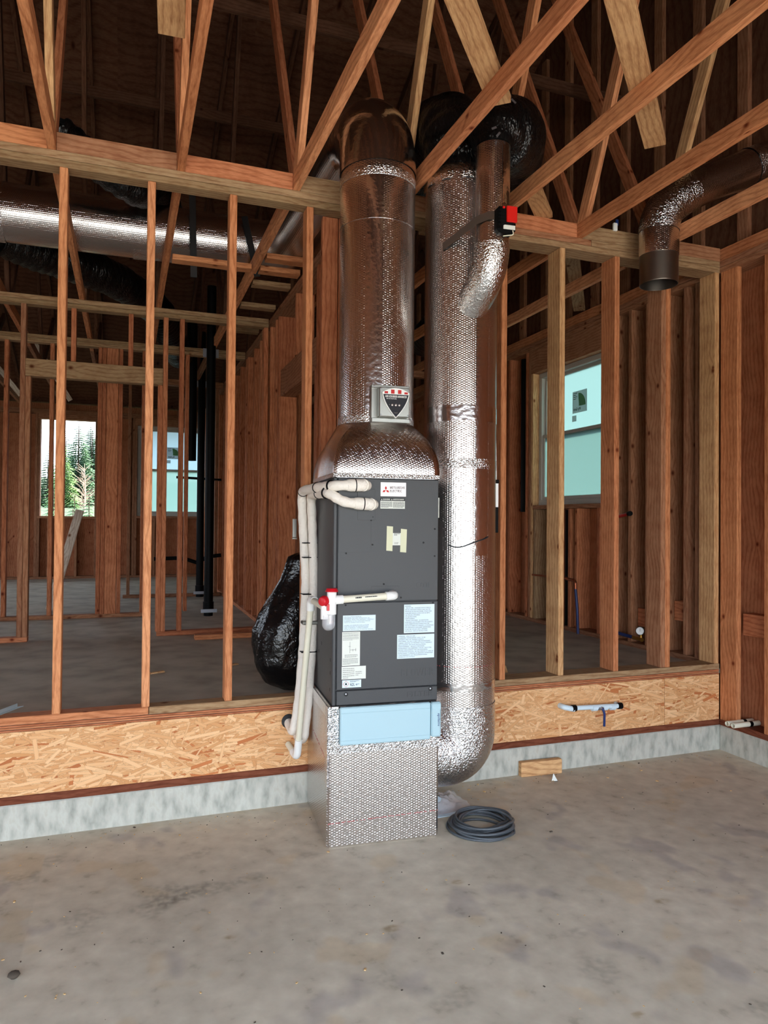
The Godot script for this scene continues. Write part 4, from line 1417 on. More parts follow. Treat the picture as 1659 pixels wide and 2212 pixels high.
	var sc := bx(r, "strip_clip", Vector3(-0.014, 1.715, -0.008), Vector3(0.014, 1.735, 0.008), M.black, 0.003)
	sc.position += rb + Vector3(0.186, 0, 0.06)
	sc = bx(r, "strip_cover", Vector3(-0.013, 1.455, -0.006), Vector3(0.010, 1.59, 0.006), M.black, 0.003)
	sc.position += rb + Vector3(0.187, 0, 0.062)
	mb = MB.new()
	mb.tube(curve([rb + Vector3(0.193, 2.42, 0.02), rb + Vector3(0.196, 2.0, 0.03), rb + Vector3(0.192, 1.72, 0.05)], 0.2), 0.003, 8)
	part(r, "white_wire", mb, M.white)
	mb = MB.new()
	var wp := []
	for i in 15:
		var an := -0.75 + 1.15 * i / 14.0
		wp.append(rb + Vector3(sin(an) * 0.195, 1.395 + 0.05 * pow(maxf(0.0, (i - 7) / 7.0), 2.0) - 0.012 * sin(i * 0.5), cos(an) * 0.195))
	mb.tube(wp, 0.0028, 8)
	part(r, "tie_wire", mb, M.ink)
	# fresh air branch
	var b := thing("branch_duct", "slim foil branch duct curving down into the return duct", "duct")
	path = dense(curve([hv(0.79, 3.34, 0.03), hv(0.785, 2.74, 0.03), hv(0.745, 2.59, -0.17)], 0.13, 10), 0.08)
	mb = MB.new()
	mb.tube(path, 0.084, 32)
	part(b, "round_duct", mb, M.foil)
	el = []
	for q in path:
		if q.y < 2.87:
			el.append(q)
	mb = MB.new()
	mb.tube(el, 0.087, 32, false)
	part(b, "elbow_wrap", mb, M.crinkle)
	patch(b, "seam_tape", hv(0.787, 0, 0.03), 0.0845, 0.1, 0.75, 2.9, 3.32, M.tape, 0.0015)
	# damper actuator and its strap
	var d := thing("damper_actuator", "black and red damper actuator strapped to the slim foil duct", "actuator", "", HV)
	bx(d, "housing", Vector3(0.762, 2.885, 0.075), Vector3(0.862, 3.012, 0.150), M.black, 0.016)
	bx(d, "red_cover", Vector3(0.806, 2.932, 0.145), Vector3(0.860, 3.008, 0.160), M.redbox, 0.012)
	bx(d, "red_button", Vector3(0.788, 2.995, 0.145), Vector3(0.800, 3.006, 0.153), M.redbox, 0.003)
	bx(d, "white_label", Vector3(0.792, 2.898, 0.149), Vector3(0.852, 2.918, 0.1515), M.labelb, 0.0)
	for i in 5:
		bx(d, "housing_fin", Vector3(0.768, 2.915 + i * 0.017, 0.148), Vector3(0.796, 2.921 + i * 0.017, 0.153), M.black, 0.001)
	mb = MB.new()
	mb.tube(curve([Vector3(0.84, 2.895, 0.15), Vector3(0.845, 2.875, 0.15), Vector3(0.80, 2.872, 0.13)], 0.02), 0.0025, 8)
	part(d, "wire", mb, M.cream)
	mb = MB.new()
	var sp := [Vector3(0.60, 2.905, -0.158), Vector3(0.66, 2.945, -0.05), Vector3(0.695, 2.965, 0.06), Vector3(0.735, 2.972, 0.108), Vector3(0.79, 2.975, 0.118)]
	for i in sp.size() - 1:
		mb.quad(sp[i] + Vector3(0, -0.02, 0), sp[i + 1] + Vector3(0, -0.02, 0), sp[i + 1] + Vector3(0, 0.02, 0), sp[i] + Vector3(0, 0.02, 0), Vector3(-0.5, 0, 0.85))
		mb.quad(sp[i] + Vector3(0, -0.02, -0.002), sp[i + 1] + Vector3(0, -0.02, -0.002), sp[i + 1] + Vector3(0, 0.02, -0.002), sp[i] + Vector3(0, 0.02, -0.002), Vector3(0.5, 0, -0.85))
	part(d, "strap", mb, M.collar)
	# flexible black ducts
	flex("flex_duct", "black flexible duct arching up from the thick return duct", [rb + Vector3(0, 3.31, 0), rb + Vector3(-0.01, 3.62, -0.05), rb + Vector3(0.03, 3.80, -0.45), rb + Vector3(0.1, 3.80, -1.5), rb + Vector3(0.2, 3.8, -3.0)], 0.185, 0.15)
	var bt := hv(0.79, 3.33, 0.03)
	flex("flex_duct", "gathered black flexible duct end bulging above the slim branch duct", [bt, bt + Vector3(0.03, 0.10, -0.03), bt + Vector3(0.23, 0.22, -0.22), bt + Vector3(0.36, 0.25, -0.5), bt + Vector3(0.55, 0.30, -1.4)], 0.185, 0.075)
	# scraps of tape where the jacket is gathered
	for q in [[-0.05, 0.05, 0.10, 0.5, "upper left"], [-0.035, 0.015, 0.115, 0.9, "lower left"], [0.06, 0.035, 0.12, -0.3, "right hand"], [0.02, 0.16, 0.16, -0.6, "topmost"]]:
		mb = MB.new()
		mb.box(Vector3(0.028, 0.010, 0.001), 0.0, 0, 0, 0)
		var o := lone("tape_scrap", "%s scrap of silver tape on the gathered black duct end" % q[4], "tape", mb, M.plate, "tape scraps on the gathered duct")
		o.position = bt + Vector3(q[0], q[1], q[2])
		o.rotation.z = q[3]
	# bathroom style duct hanging at the right
	var h := thing("hanging_duct", "foil duct elbow with open metal collar hanging near the right corner", "duct")
	path = dense(curve([Vector3(3.40, 3.16, 0.20), Vector3(3.40, 3.44, 0.20), Vector3(3.62, 3.60, 0.24), Vector3(4.21, 3.86, 0.33)], 0.16, 10), 0.08)
	mb = MB.new()
	mb.tube(path, 0.118, 36)
	part(h, "round_duct", mb, M.foil)
	mb = MB.new()
	mb.tube(path.slice(2, 18), 0.1205, 36, false)
	part(h, "elbow_wrap", mb, M.crinkle)
	mb = MB.new()
	mb.tube(path.slice(path.size() - 4, path.size() - 2), 0.122, 36, false)
	part(h, "foil_tape", mb, M.crinkle)
	mb = MB.new()
	mb.lathe([Vector2(0.108, 3.14), Vector2(0.108, 2.985), Vector2(0.112, 2.983), Vector2(0.114, 2.99), Vector2(0.114, 3.17)], 48)
	part(h, "metal_collar", mb, M.collar, Vector3(3.40, 0, 0.20))
	# air purifier on the supply duct
	var a := thing("air_purifier", "boxed air purifier with a striped shield badge on the supply duct", "air purifier", "", HV)
	bx(a, "mounting_plate", Vector3(0.209, 1.985, -0.13), Vector3(0.398, 2.166, -0.070), M.galv, 0.003)
	bx(a, "mounting_flange", Vector3(0.209, 1.985, -0.072), Vector3(0.398, 2.005, -0.055), M.galv, 0.002)
	bx(a, "mounting_flange", Vector3(0.209, 2.15, -0.072), Vector3(0.398, 2.166, -0.062), M.galv, 0.002)
	bx(a, "housing", Vector3(0.238, 2.008, -0.070), Vector3(0.386, 2.148, -0.020), M.galv, 0.003)
	for q in [[0.245, 2.14], [0.379, 2.14], [0.245, 2.016], [0.379, 2.016]]:
		screw(a, Vector3(q[0], q[1], -0.020), 0.004, M.plate)
	for q in [[0.222, 2.157], [0.222, 1.995]]:
		screw(a, Vector3(q[0], q[1], -0.060), 0.004, M.plate)
	var sh := func(k: float) -> PackedVector2Array:
		var o := PackedVector2Array()
		for i in 9:
			var t := -1.0 + 2.0 * i / 8.0
			o.append(Vector2(0.067 * t, 0.050 + 0.022 * (1.0 - t * t)) * k)
		for i in range(1, 9):
			var t := i / 8.0
			o.append(Vector2(0.067 * (1.0 - pow(t, 1.7)), 0.050 - 0.122 * t) * k)
		for i in range(7, 0, -1):
			var t := i / 8.0
			o.append(Vector2(-0.067 * (1.0 - pow(t, 1.7)), 0.050 - 0.122 * t) * k)
		return o
	mb = MB.new()
	mb.prism(sh.call(1.0), 0.0, 0.010)
	var bad := part(a, "shield_badge", mb, M.white, Vector3(0.316, 2.072, -0.020))
	mb = MB.new()
	var fld := PackedVector2Array()
	for q in sh.call(0.93):
		fld.append(Vector2(q.x, minf(q.y, 0.041)))
	mb.prism(fld, 0.010, 0.0108)
	part(bad, "navy_field", mb, M.navy)
	for x in [-0.048, -0.016, 0.018, 0.050]:
		var top: float = 0.048 + 0.017 * (1.0 - pow(x / 0.062, 2.0))
		bx(bad, "red_stripe", Vector3(x - 0.0085, 0.0445, 0.010), Vector3(x + 0.0085, top, 0.0108), M.inkred, 0.0)
	var tx := text(bad, "lettering", "AIR SCRUBBER ADVANCED", 0.0095, M.white, Vector3(0, 0.031, 0.0112), false, "Droid Sans", true, 0.0005)
	tx.scale.x = 0.106 / tx.mesh.get_aabb().size.x
	text(bad, "lettering", "BY ACTIVEPURE", 0.0052, M.white, Vector3(-0.022, 0.020, 0.0112), false, "Droid Sans", false, 0.0005)
	for q in [[-0.018, -0.009, 0.0055], [0.0, -0.009, 0.006], [0.017, -0.009, 0.0055], [0.0, -0.047, 0.0025], [-0.007, -0.046, 0.0018], [0.007, -0.046, 0.0018], [-0.032, -0.008, 0.002]]:
		screw(bad, Vector3(q[0], q[1], 0.0105), q[2], M.silver, "printed_dot")
	lines(bad, Vector3(-0.030, 0.004, 0.0112), 0.035, 1, 0.004, 0.0014)
	lines(bad, Vector3(-0.026, -0.026, 0.0112), 0.052, 2, 0.006, 0.0026)

func flex(called: String, label: String, pts: Array, r: float, neck: float) -> void:
	var o := thing(called, label, "duct")
	var path := dense(curve(pts, 0.25, 10), 0.025)
	var rad := []
	var along := 0.0
	for i in path.size():
		if i > 0:
			along += (path[i] - path[i - 1]).length()
		var k := lerpf(neck, r, smoothstep(0.0, 0.22, along))
		rad.append(k + 0.006 * sin(along * TAU / 0.075) + 0.004 * sin(along * 23.0))
	var mb := MB.new()
	mb.tube(path, rad, 40)
	part(o, "jacket", mb, M.flex)
	mb = MB.new()
	mb.tube([path[0] + Vector3(0, -0.012, 0), path[0] + Vector3(0, 0.02, 0)], neck + 0.006, 32)
	part(o, "clamp_band", mb, M.black)

func pipes() -> void:
	# insulated refrigerant lines with cable ties
	var l1 := [hv(0.172, 1.676, 0.012), hv(0.155, 1.676, 0.040), hv(0.02, 1.672, 0.042), hv(-0.035, 1.668, -0.10), Vector3(1.178, 1.665, 0.13), Vector3(1.192, 1.50, 0.105), Vector3(1.212, 1.20, 0.105), Vector3(1.198, 0.85, 0.115), Vector3(1.176, 0.58, 0.12), Vector3(1.150, 0.405, 0.115), Vector3(1.150, 0.435, 0.0)]
	var l2 := [hv(0.205, 1.588, 0.012), hv(0.190, 1.588, 0.040), hv(0.055, 1.594, 0.044), hv(-0.008, 1.640, 0.010), hv(-0.028, 1.640, -0.20), Vector3(1.222, 1.645, 0.155), Vector3(1.232, 1.50, 0.145), Vector3(1.246, 1.20, 0.14), Vector3(1.236, 0.85, 0.15), Vector3(1.215, 0.55, 0.15), Vector3(1.207, 0.365, 0.11), Vector3(1.20, 0.36, 0.0)]
	var i := 0
	for l in [l1, l2]:
		var o := thing("refrigerant_line", ["upper white insulated refrigerant line, outer of the pair", "lower white insulated refrigerant line, inner of the pair"][i], "pipe", "insulated refrigerant lines")
		var path := dense(curve(l, 0.06, 8), 0.03)
		var mb := MB.new()
		var rad := []
		for q in path.size():
			rad.append(0.0235 + 0.0012 * sin(q * 1.3))
		mb.tube(path, rad, 20)
		part(o, "foam_sleeve", mb, M.ins)
		# swollen wrap near the cabinet and black ties
		mb = MB.new()
		mb.tube([l[1].lerp(l[2], 0.02), l[1].lerp(l[2], 0.2), l[1].lerp(l[2], 0.5), l[1].lerp(l[2], 0.62)], [0.027, 0.0285, 0.0285, 0.026], 20)
		part(o, "foam_wrap", mb, M.ins)
		mb = MB.new()
		mb.tube([l[0], l[1].lerp(l[2], 0.05)], [0.024, 0.029], 14)
		part(o, "taped_end", mb, M.ins)
		var a := 0.0
		var step := 0
		var at := [0.06, 0.19, 0.33, 0.62] if i == 0 else [0.06, 0.26, 0.40]
		for q in range(1, path.size() - 1):
			a += (path[q] - path[q - 1]).length()
			if step < at.size() and a > at[step]:
				step += 1
				var d: Vector3 = (path[q + 1] - path[q - 1]).normalized()
				mb = MB.new()
				mb.tube([path[q] - d * 0.0022, path[q] + d * 0.0022], 0.0295 if step < 3 else 0.0265, 20)
				part(o, "cable_tie", mb, M.black)
		i += 1
	# ties round both lines
	var ties := [[1.395, "upper cable tie round both refrigerant lines"], [1.32, "second cable tie round both refrigerant lines"], [1.13, "middle cable tie round both refrigerant lines"], [0.835, "lowest black cable tie round lines and drain pipe"]]
	for q in ties:
		var c := Vector3(1.226, q[0], 0.125)
		if q[0] < 0.9:
			c = Vector3(1.218, q[0], 0.14)
		var mb := MB.new()
		mb.box(Vector3(0.084, 0.005, 0.068), 0.002, 0, 0, 0, c)
		lone("cable_tie", q[1], "cable tie", mb, M.black, "cable ties round the line set")
	# metal strap holding the lines
	var mbs := MB.new()
	mbs.box(Vector3(0.088, 0.020, 0.070), 0.004, 0, 0, 0, Vector3(1.226, 0.985, 0.14))
	lone("pipe_strap", "metal strap round the two insulated lines beside the trap", "strap", mbs, M.galv)
	# conduit box on the stud
	var jb := thing("junction_bracket", "small grey metal bracket on the stud behind the lines", "bracket")
	bx(jb, "plate", Vector3(1.160, 1.42, 0.001), Vector3(1.182, 1.52, 0.010), M.galv, 0.002)
	bx(jb, "bolt", Vector3(1.158, 1.41, 0.004), Vector3(1.184, 1.42, 0.016), M.galv, 0.003)
	# condensate drain
	var d := thing("condensate_drain", "cream and white condensate drain with red capped clear trap", "drain pipe")
	var p0 := hv(0.300, 1.166, 0.0)
	var p1 := hv(0.300, 1.166, 0.052)
	var p2 := hv(0.018, 1.152, 0.060)
	var mb := MB.new()
	mb.tube([hv(0.258, 1.1638, 0.0535), p2], 0.0165, 24)
	part(d, "cream_pipe", mb, M.cream)
	var pr := Node3D.new()
	pr.name = "pipe_print"
	d.add_child(pr, true)
	pr.transform = HV * Transform3D(Basis(Vector3(0, 0, 1), 0.045), Vector3(0.108, 1.161, 0.0745))
	lines(pr, Vector3(0.0, 0.0, 0.0), 0.036, 1, 0.01, 0.0062)
	lines(pr, Vector3(0.045, 0.001, -0.0002), 0.075, 1, 0.01, 0.0038)
	mb = MB.new()
	mb.tube(curve([p0, p1, hv(0.256, 1.1637, 0.0535)], 0.022), 0.0205, 24)
	part(d, "white_elbow", mb, M.white)
	mb = MB.new()
	mb.tube([p2, hv(0.052, 1.1535, 0.059)], 0.0205, 24)
	part(d, "coupling", mb, M.white)
	# trap body: upright tee, second leg, red caps, clear bowl
	var tr := hv(0.0, 0, 0.062)
	mb = MB.new()
	mb.tube([tr + Vector3(0, 1.196, 0), tr + Vector3(0, 1.088, 0)], 0.0215, 24)
	mb.tube([tr + Vector3(0, 1.150, 0), p2], 0.0195, 24)
	part(d, "trap_tee", mb, M.white)
	mb = MB.new()
	mb.tube([tr + Vector3(-0.030, 1.150, -0.012), tr + Vector3(-0.030, 1.066, -0.012)], 0.0175, 24)
	part(d, "trap_leg", mb, M.white)
	mb = MB.new()
	mb.lathe([Vector2(0, 1.206), Vector2(0.022, 1.206), Vector2(0.025, 1.203), Vector2(0.027, 1.196), Vector2(0.030, 1.194), Vector2(0.030, 1.190), Vector2(0, 1.190)], 28)
	part(d, "red_cap", mb, M.redcap, tr)
	mb = MB.new()
	mb.lathe([Vector2(0, 0.026), Vector2(0.016, 0.026), Vector2(0.021, 0.022), Vector2(0.021, 0.010), Vector2(0.025, 0.008), Vector2(0.025, 0.0), Vector2(0, 0.0)], 24, Vector3.ZERO, 2)
	var cap := part(d, "red_cap", mb, M.redcap, tr + Vector3(-0.030, 1.148, -0.006))
	cap.rotation.y = -0.9
	bx(d, "red_tab", tr + Vector3(-0.026, 1.106, 0.012), tr + Vector3(-0.012, 1.135, 0.016), M.redcap, 0.002)
	mb = MB.new()
	var prof := []
	for k in 9:
		var an := PI / 2.0 * k / 8.0
		prof.append(Vector2(0.030 * sin(an), 1.043 - 0.030 * cos(an)))
	prof.append(Vector2(0.030, 1.085))
	mb.lathe(prof, 28)
	for k in mb.v.size():
		mb.v[k].z *= 0.7
	part(d, "clear_bowl", mb, M.clear, tr + Vector3(-0.012, 0, -0.004))
	mb = MB.new()
	mb.tube([tr + Vector3(-0.002, 1.088, 0), tr + Vector3(-0.002, 1.046, 0)], 0.009, 14)
	part(d, "inner_tube", mb, M.clear)
	# pipe to the wall and down
	mb = MB.new()
	mb.tube([tr + Vector3(-0.03, 1.118, -0.02), Vector3(1.172, 1.128, 0.40)], 0.0155, 24)
	part(d, "cream_pipe", mb, M.cream)
	mb = MB.new()
	mb.tube(curve([Vector3(1.176, 1.128, 0.43), Vector3(1.170, 1.129, 0.375), Vector3(1.172, 1.075, 0.366)], 0.03), 0.0195, 24)
	part(d, "white_elbow", mb, M.white)
	mb = MB.new()
	mb.tube([Vector3(1.172, 1.080, 0.366), Vector3(1.166, 0.36, 0.155)], 0.0155, 24)
	part(d, "cream_pipe", mb, M.cream)
	mb = MB.new()
	mb.tube(curve([Vector3(1.167, 0.39, 0.165), Vector3(1.165, 0.295, 0.14), Vector3(1.158, 0.303, 0.08)], 0.03), 0.0195, 24)
	part(d, "white_elbow", mb, M.white)
	mb = MB.new()
	mb.tube([Vector3(1.159, 0.302, 0.09), Vector3(1.148, 0.322, 0.001)], 0.0155, 24)
	part(d, "cream_pipe", mb, M.cream)
	# dark disc for the line hole; the shade inside is in its colour
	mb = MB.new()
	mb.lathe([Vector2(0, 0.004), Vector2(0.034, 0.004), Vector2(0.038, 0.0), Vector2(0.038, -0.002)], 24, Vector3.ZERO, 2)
	lone("pipe_hole_shade", "dark disc for the shaded hole in the strand board where the line set enters", "hole", mb, M.cabdark, "", Transform3D(Basis(), Vector3(1.150, 0.443, 0.001)))
	# water shut-off on the strand board
	var v := thing("water_valve", "grey water pipe with blue handled shut off on the strand board", "valve")
	mb = MB.new()
	mb.tube(curve([Vector3(2.835, 0.392, 0.0), Vector3(2.835, 0.392, 0.045), Vector3(2.90, 0.378, 0.055)], 0.03), 0.0165, 20)
	part(v, "elbow", mb, M.label)
	mb = MB.new()
	mb.tube([Vector3(2.86, 0.385, 0.052), Vector3(3.22, 0.372, 0.052)], 0.0145, 20)
	part(v, "pipe", mb, M.label)
	for x in [2.885, 3.222]:
		mb = MB.new()
		mb.tube([Vector3(x, 0.3835 - (x - 2.885) * 0.036, 0.052), Vector3(x + 0.028, 0.3825 - (x - 2.885) * 0.036, 0.052)], 0.020, 20)
		part(v, "black_ring", mb, M.black)
	for x in [3.03, 3.105, 3.165]:
		mb = MB.new()
		mb.tube([Vector3(x, 0.379 - (x - 2.86) * 0.036, 0.052), Vector3(x + 0.035, 0.378 - (x - 2.86) * 0.036, 0.052)], 0.0185, 20)
		part(v, "fitting", mb, M.label)
	mb = MB.new()
	mb.tube([Vector3(3.072, 0.372, 0.052), Vector3(3.108, 0.371, 0.052)], 0.017, 8)
	mb.tube([Vector3(3.09, 0.372, 0.052), Vector3(3.09, 0.372, 0.082)], 0.009, 12)
	part(v, "valve_body", mb, M.plate)
	mb = MB.new()
	mb.tube(curve([Vector3(3.088, 0.374, 0.080), Vector3(3.098, 0.345, 0.086), Vector3(3.105, 0.262, 0.074)], 0.02), 0.0075, 12)
	part(v, "lever_handle", mb, M.blue)
	mb = MB.new()
	mb.tube([Vector3(3.225, 0.3705, 0.052), Vector3(3.245, 0.370, 0.045), Vector3(3.245, 0.370, 0.0)], 0.0145, 20)
	part(v, "wall_stub", mb, M.label)
	# two pipe stubs on the right sill
	var k2 := 0
	for z in [0.150, 0.200]:
		var s := thing("pipe_stub", ["rear cream pipe stub lying on the right sill", "front cream pipe stub lying on the right sill"][k2], "pipe", "pipe stubs on the right sill")
		mb = MB.new()
		mb.lathe([Vector2(0.011, 0.18), Vector2(0.0165, 0.18), Vector2(0.0165, -0.035), Vector2(0.0155, -0.037), Vector2(0.0115, -0.037), Vector2(0.0115, 0.0)], 20, Vector3.ZERO, 0)
		part(s, "pipe", mb, M.cream, Vector3(4.035, 0.2185, z))
		mb = MB.new()
		mb.tube([Vector3(4.13, 0.2185, z), Vector3(4.155, 0.2185, z)], 0.0172, 20)
		part(s, "black_clip", mb, M.black)
		k2 += 1

func floor_things() -> void:
	# coil of cable
	var c := thing("cable_coil", "loose coil of dark grey cable lying on the slab", "cable")
	var rr := RandomNumberGenerator.new()
	rr.seed = 5
	var ctr := Vector3(2.005, 0, 0.575)
	var path := []
	var turns := 15.0
	var n := int(turns * 56)
	for i in n:
		var t := float(i) / n
		var lap := int(t * turns)
		var an := TAU * t * turns + 0.4
		var f := t * turns - lap
		var h0 := 0.007 + 0.0088 * ((lap * 5) % 7) * (0.55 + 0.45 * sin(an * 0.5 + lap))
		var ra := 0.114 + 0.0072 * ((lap * 7) % 9) + 0.013 * sin(an + lap * 1.3) + 0.004 * sin(an * 2.0 + lap)
		if lap == 0:
			ra += 0.035 * (1.0 - f)
			h0 = 0.007
		var off := Vector3(0.012 * sin(lap * 2.1), 0, 0.010 * cos(lap * 1.7))
		if lap <= 1:
			off += Vector3(-0.028, 0, 0.018)
		path.append(ctr + off + Vector3(cos(an) * ra * 1.0, maxf(0.007, h0), sin(an) * ra))
	var sm := []
	for i in path.size():
		var acc := Vector3.ZERO
		var w := 0
		for k in range(-5, 6):
			var q := i + k
			if q >= 0 and q < path.size():
				acc += path[q]
				w += 1
		sm.append(acc / w)
	var mb := MB.new()
	mb.tube(sm, 0.0060, 10)
	part(c, "cable", mb, M.rubber)
	# plastic bag with papers under the elbow
	var b := thing("paper_bag", "clear plastic bag of white papers beside the foil plenum", "bag")
	bx(b, "paper_sheet", Vector3(1.765, 0.001, 0.22), Vector3(1.975, 0.004, 0.415), M.label, 0.0)
	var pp := bx(b, "paper_sheet", Vector3(1.80, 0.005, 0.20), Vector3(1.97, 0.008, 0.34), M.white, 0.0)
	pp.rotation.y = 0.35
	pp = bx(b, "paper_sheet", Vector3(1.82, 0.036, 0.26), Vector3(1.91, 0.038, 0.32), M.label, 0.0)
	pp.rotation = Vector3(0.25, 0.6, 0.3)
	mb = MB.new()
	var f := fnl(91, 2.2, 3)
	var sheets := []
	for j in 23:
		var row := []
		for i in 27:
			var u := i / 26.0
			var w := j / 22.0
			var edge := minf(minf(u, 1.0 - u), minf(w, 1.0 - w))
			var y := 0.010 + 0.055 * smoothstep(0.0, 0.3, edge) * (0.55 + 0.9 * f.get_noise_2d(u * 1.2, w * 1.2)) * (1.0 - 0.7 * w)
			row.append(Vector3(1.768 + 0.29 * u + 0.02 * f.get_noise_2d(w * 1.3, 4.0), maxf(0.009, y), 0.17 + 0.25 * w - 0.05 * u))
		sheets.append(row)
	mb.loft(sheets, false, false)
	for k in mb.n.size():
		if mb.n[k].y < 0.0:
			mb.n[k] = -mb.n[k]
	var flip := mb.ix.duplicate()
	mb.ix.clear()
	for k in flip.size() / 3:
		mb.tri(flip[k * 3], flip[k * 3 + 1], flip[k * 3 + 2])
	part(b, "plastic_film", mb, M.film)
	# offcut of lumber by the curb
	mb = MB.new()
	mb.box(Vector3(0.272, 0.086, 0.038), 0.003, 0, 0.2, 0.4)
	var o := lone("lumber_offcut", "short sawn lumber offcut standing against the concrete curb", "wood block", mb, M.pale[0], "", Transform3D(Basis(Vector3.UP, -0.06), Vector3(2.68, 0.0435, 0.032)))
	# bent scrap of foil
	mb = MB.new()
	mb.flat(Vector3(-0.03, 0.001, 0), Vector3(0.03, 0.001, 0.012), Vector3(-0.004, 0.07, -0.01), Vector3.BACK)
	mb.flat(Vector3(-0.03, 0.001, 0), Vector3(0.03, 0.001, 0.012), Vector3(0.01, 0.003, 0.05), Vector3.UP)
	mb.flat(Vector3(-0.026, 0.001, -0.006), Vector3(0.026, 0.001, 0.006), Vector3(-0.004, 0.068, -0.014), Vector3.FORWARD)
	lone("foil_scrap", "small bent scrap of foil on the slab near the offcut", "scrap", mb, M.galv, "", Transform3D(Basis().scaled(Vector3(0.6, 0.6, 0.6)), Vector3(2.70, 0, 0.15)))
	# pale metal strip poking over the plate at the left edge
	mb = MB.new()
	mb.box(Vector3(0.03, 0.003, 0.36), 0.001, 2, 0, 0)
	mb.box(Vector3(0.003, 0.02, 0.36), 0.001, 2, 0, 0, Vector3(0.015, 0.0085, 0))
	var st := lone("metal_strip", "pale metal strip lying over the bottom plate at the left edge", "strip", mb, M.strip)
	st.transform = Transform3D(Basis(Vector3(0.48, 0.0, 0.877).cross(Vector3.UP).normalized(), Vector3.UP, Vector3(-0.48, 0, 0.877)), Vector3(-0.235, 0.595, 0.04))
	# black rubbish bag behind the stud wall
	var g := thing("garbage_bag", "full black plastic garbage bag slumped behind the stud wall", "bag")
	mb = MB.new()
	var fn := fnl(17, 2.2, 4)
	var rings := []
	for i in 45:
		var t := float(i) / 44.0
		var y := 0.80 * t
		var ra := 0.235 * (0.62 + 0.38 * smoothstep(0.0, 0.22, t)) * sqrt(clampf(t / 0.06, 0.15, 1.0))
		ra *= 1.0 - 0.42 * smoothstep(0.35, 0.97, t)
		ra *= sqrt(clampf((1.0 - t) / 0.05, 0.02, 1.0))
		var ring := []
		for j in 64:
			var an := TAU * j / 64.0
			var d := Vector3(cos(an), 0, sin(an))
			var k := ra * (1.0 + 0.13 * fn.get_noise_3d(d.x * 0.7, y * 1.0, d.z * 0.7) + 0.06 * absf(fn.get_noise_3d(d.x * 2.2, y * 3.0 + 9.0, d.z * 2.2)))
			ring.append(Vector3(d.x * k + 0.10 * smoothstep(0.4, 1.0, t), y, d.z * k * 0.70))
		rings.append(ring)
	mb.loft(rings, true, true)
	for k in mb.n.size():
		if mb.n[k].dot(mb.v[k] - Vector3(0.03, 0.4, 0)) < 0.0:
			mb.n[k] = -mb.n[k]
	var redo := mb.ix.duplicate()
	mb.ix.clear()
	for k in redo.size() / 3:
		mb.tri(redo[k * 3], redo[k * 3 + 1], redo[k * 3 + 2])
	part(g, "bag_skin", mb, M.bag, Vector3(1.245, 0.538, -0.315))

func attic_things() -> void:
	# straps holding the long duct
	var i := 0
	for q in [[Vector3(0.735, 3.80, -1.405), Vector3(0.75, 3.21, -1.39), "black hanging strap in front of the foil duct, left one"], [Vector3(1.10, 3.70, -1.405), Vector3(1.195, 3.27, -1.39), "black hanging strap crossing the foil duct near the cross wall"]]:
		var s := thing("duct_strap", q[2], "strap", "black straps on the attic duct")
		beam(s, "strap_band", q[0], q[1], 0.045, 0.006, Vector3(0, 0, 1), M.cabdark)
		i += 1
	flex("flex_duct", "black flexible duct drooping over the long foil duct at the left", [Vector3(-0.10, 3.95, -1.1), Vector3(0.10, 3.80, -1.15), Vector3(0.38, 3.66, -1.24), Vector3(0.50, 3.97, -1.60), Vector3(0.8, 4.0, -3.0)], 0.10, 0.08)
	flex("flex_duct", "black flexible duct running deep in the attic above the partition", [Vector3(-0.6, 3.6, -2.2), Vector3(0.2, 3.62, -2.9), Vector3(0.6, 3.58, -3.6), Vector3(0.9, 3.45, -5.0)], 0.15, 0.12)
	flex("flex_duct", "black flexible duct over the room with the filmed window", [Vector3(2.85, 3.60, -1.15), Vector3(3.05, 3.60, -1.6), Vector3(3.3, 3.58, -2.4), Vector3(3.5, 3.58, -3.8)], 0.17, 0.13)
	# ceiling backing boards over the passage
	for q in [["orange ceiling backing board under the foil duct", 0.60, 1.14, -1.30, M.fir[0]], ["short orange ceiling backing board by the cross wall", 1.20, 1.49, -1.05, M.fir[1]], ["second ceiling backing board beyond the foil duct", 1.20, 1.49, -1.30, M.fir[0]], ["third ceiling backing board beyond the foil duct", 1.20, 1.49, -1.62, M.grey[0]], ["last ceiling backing board before the partition", 1.20, 1.49, -2.2, M.grey[0]], ["grey backing block past the partition", 1.20, 1.49, -3.0, M.grey[1]]]:
		var b := thing("backing_board", q[0], "board", "ceiling backing boards")
		bx(b, "board", Vector3(q[1], HP + 0.002, q[3] - 0.089), Vector3(q[2], HP + 0.04, q[3]), q[4])
	# small white clip on the plate
	var c := thing("wire_clip", "small white and blue clip on the truss blocking", "clip")
	bx(c, "clip_body", Vector3(3.205, 3.365, 0.002), Vector3(3.235, 3.415, 0.02), M.white, 0.004)
	bx(c, "clip_tab", Vector3(3.225, 3.40, 0.004), Vector3(3.245, 3.44, 0.016), M.blue, 0.003)

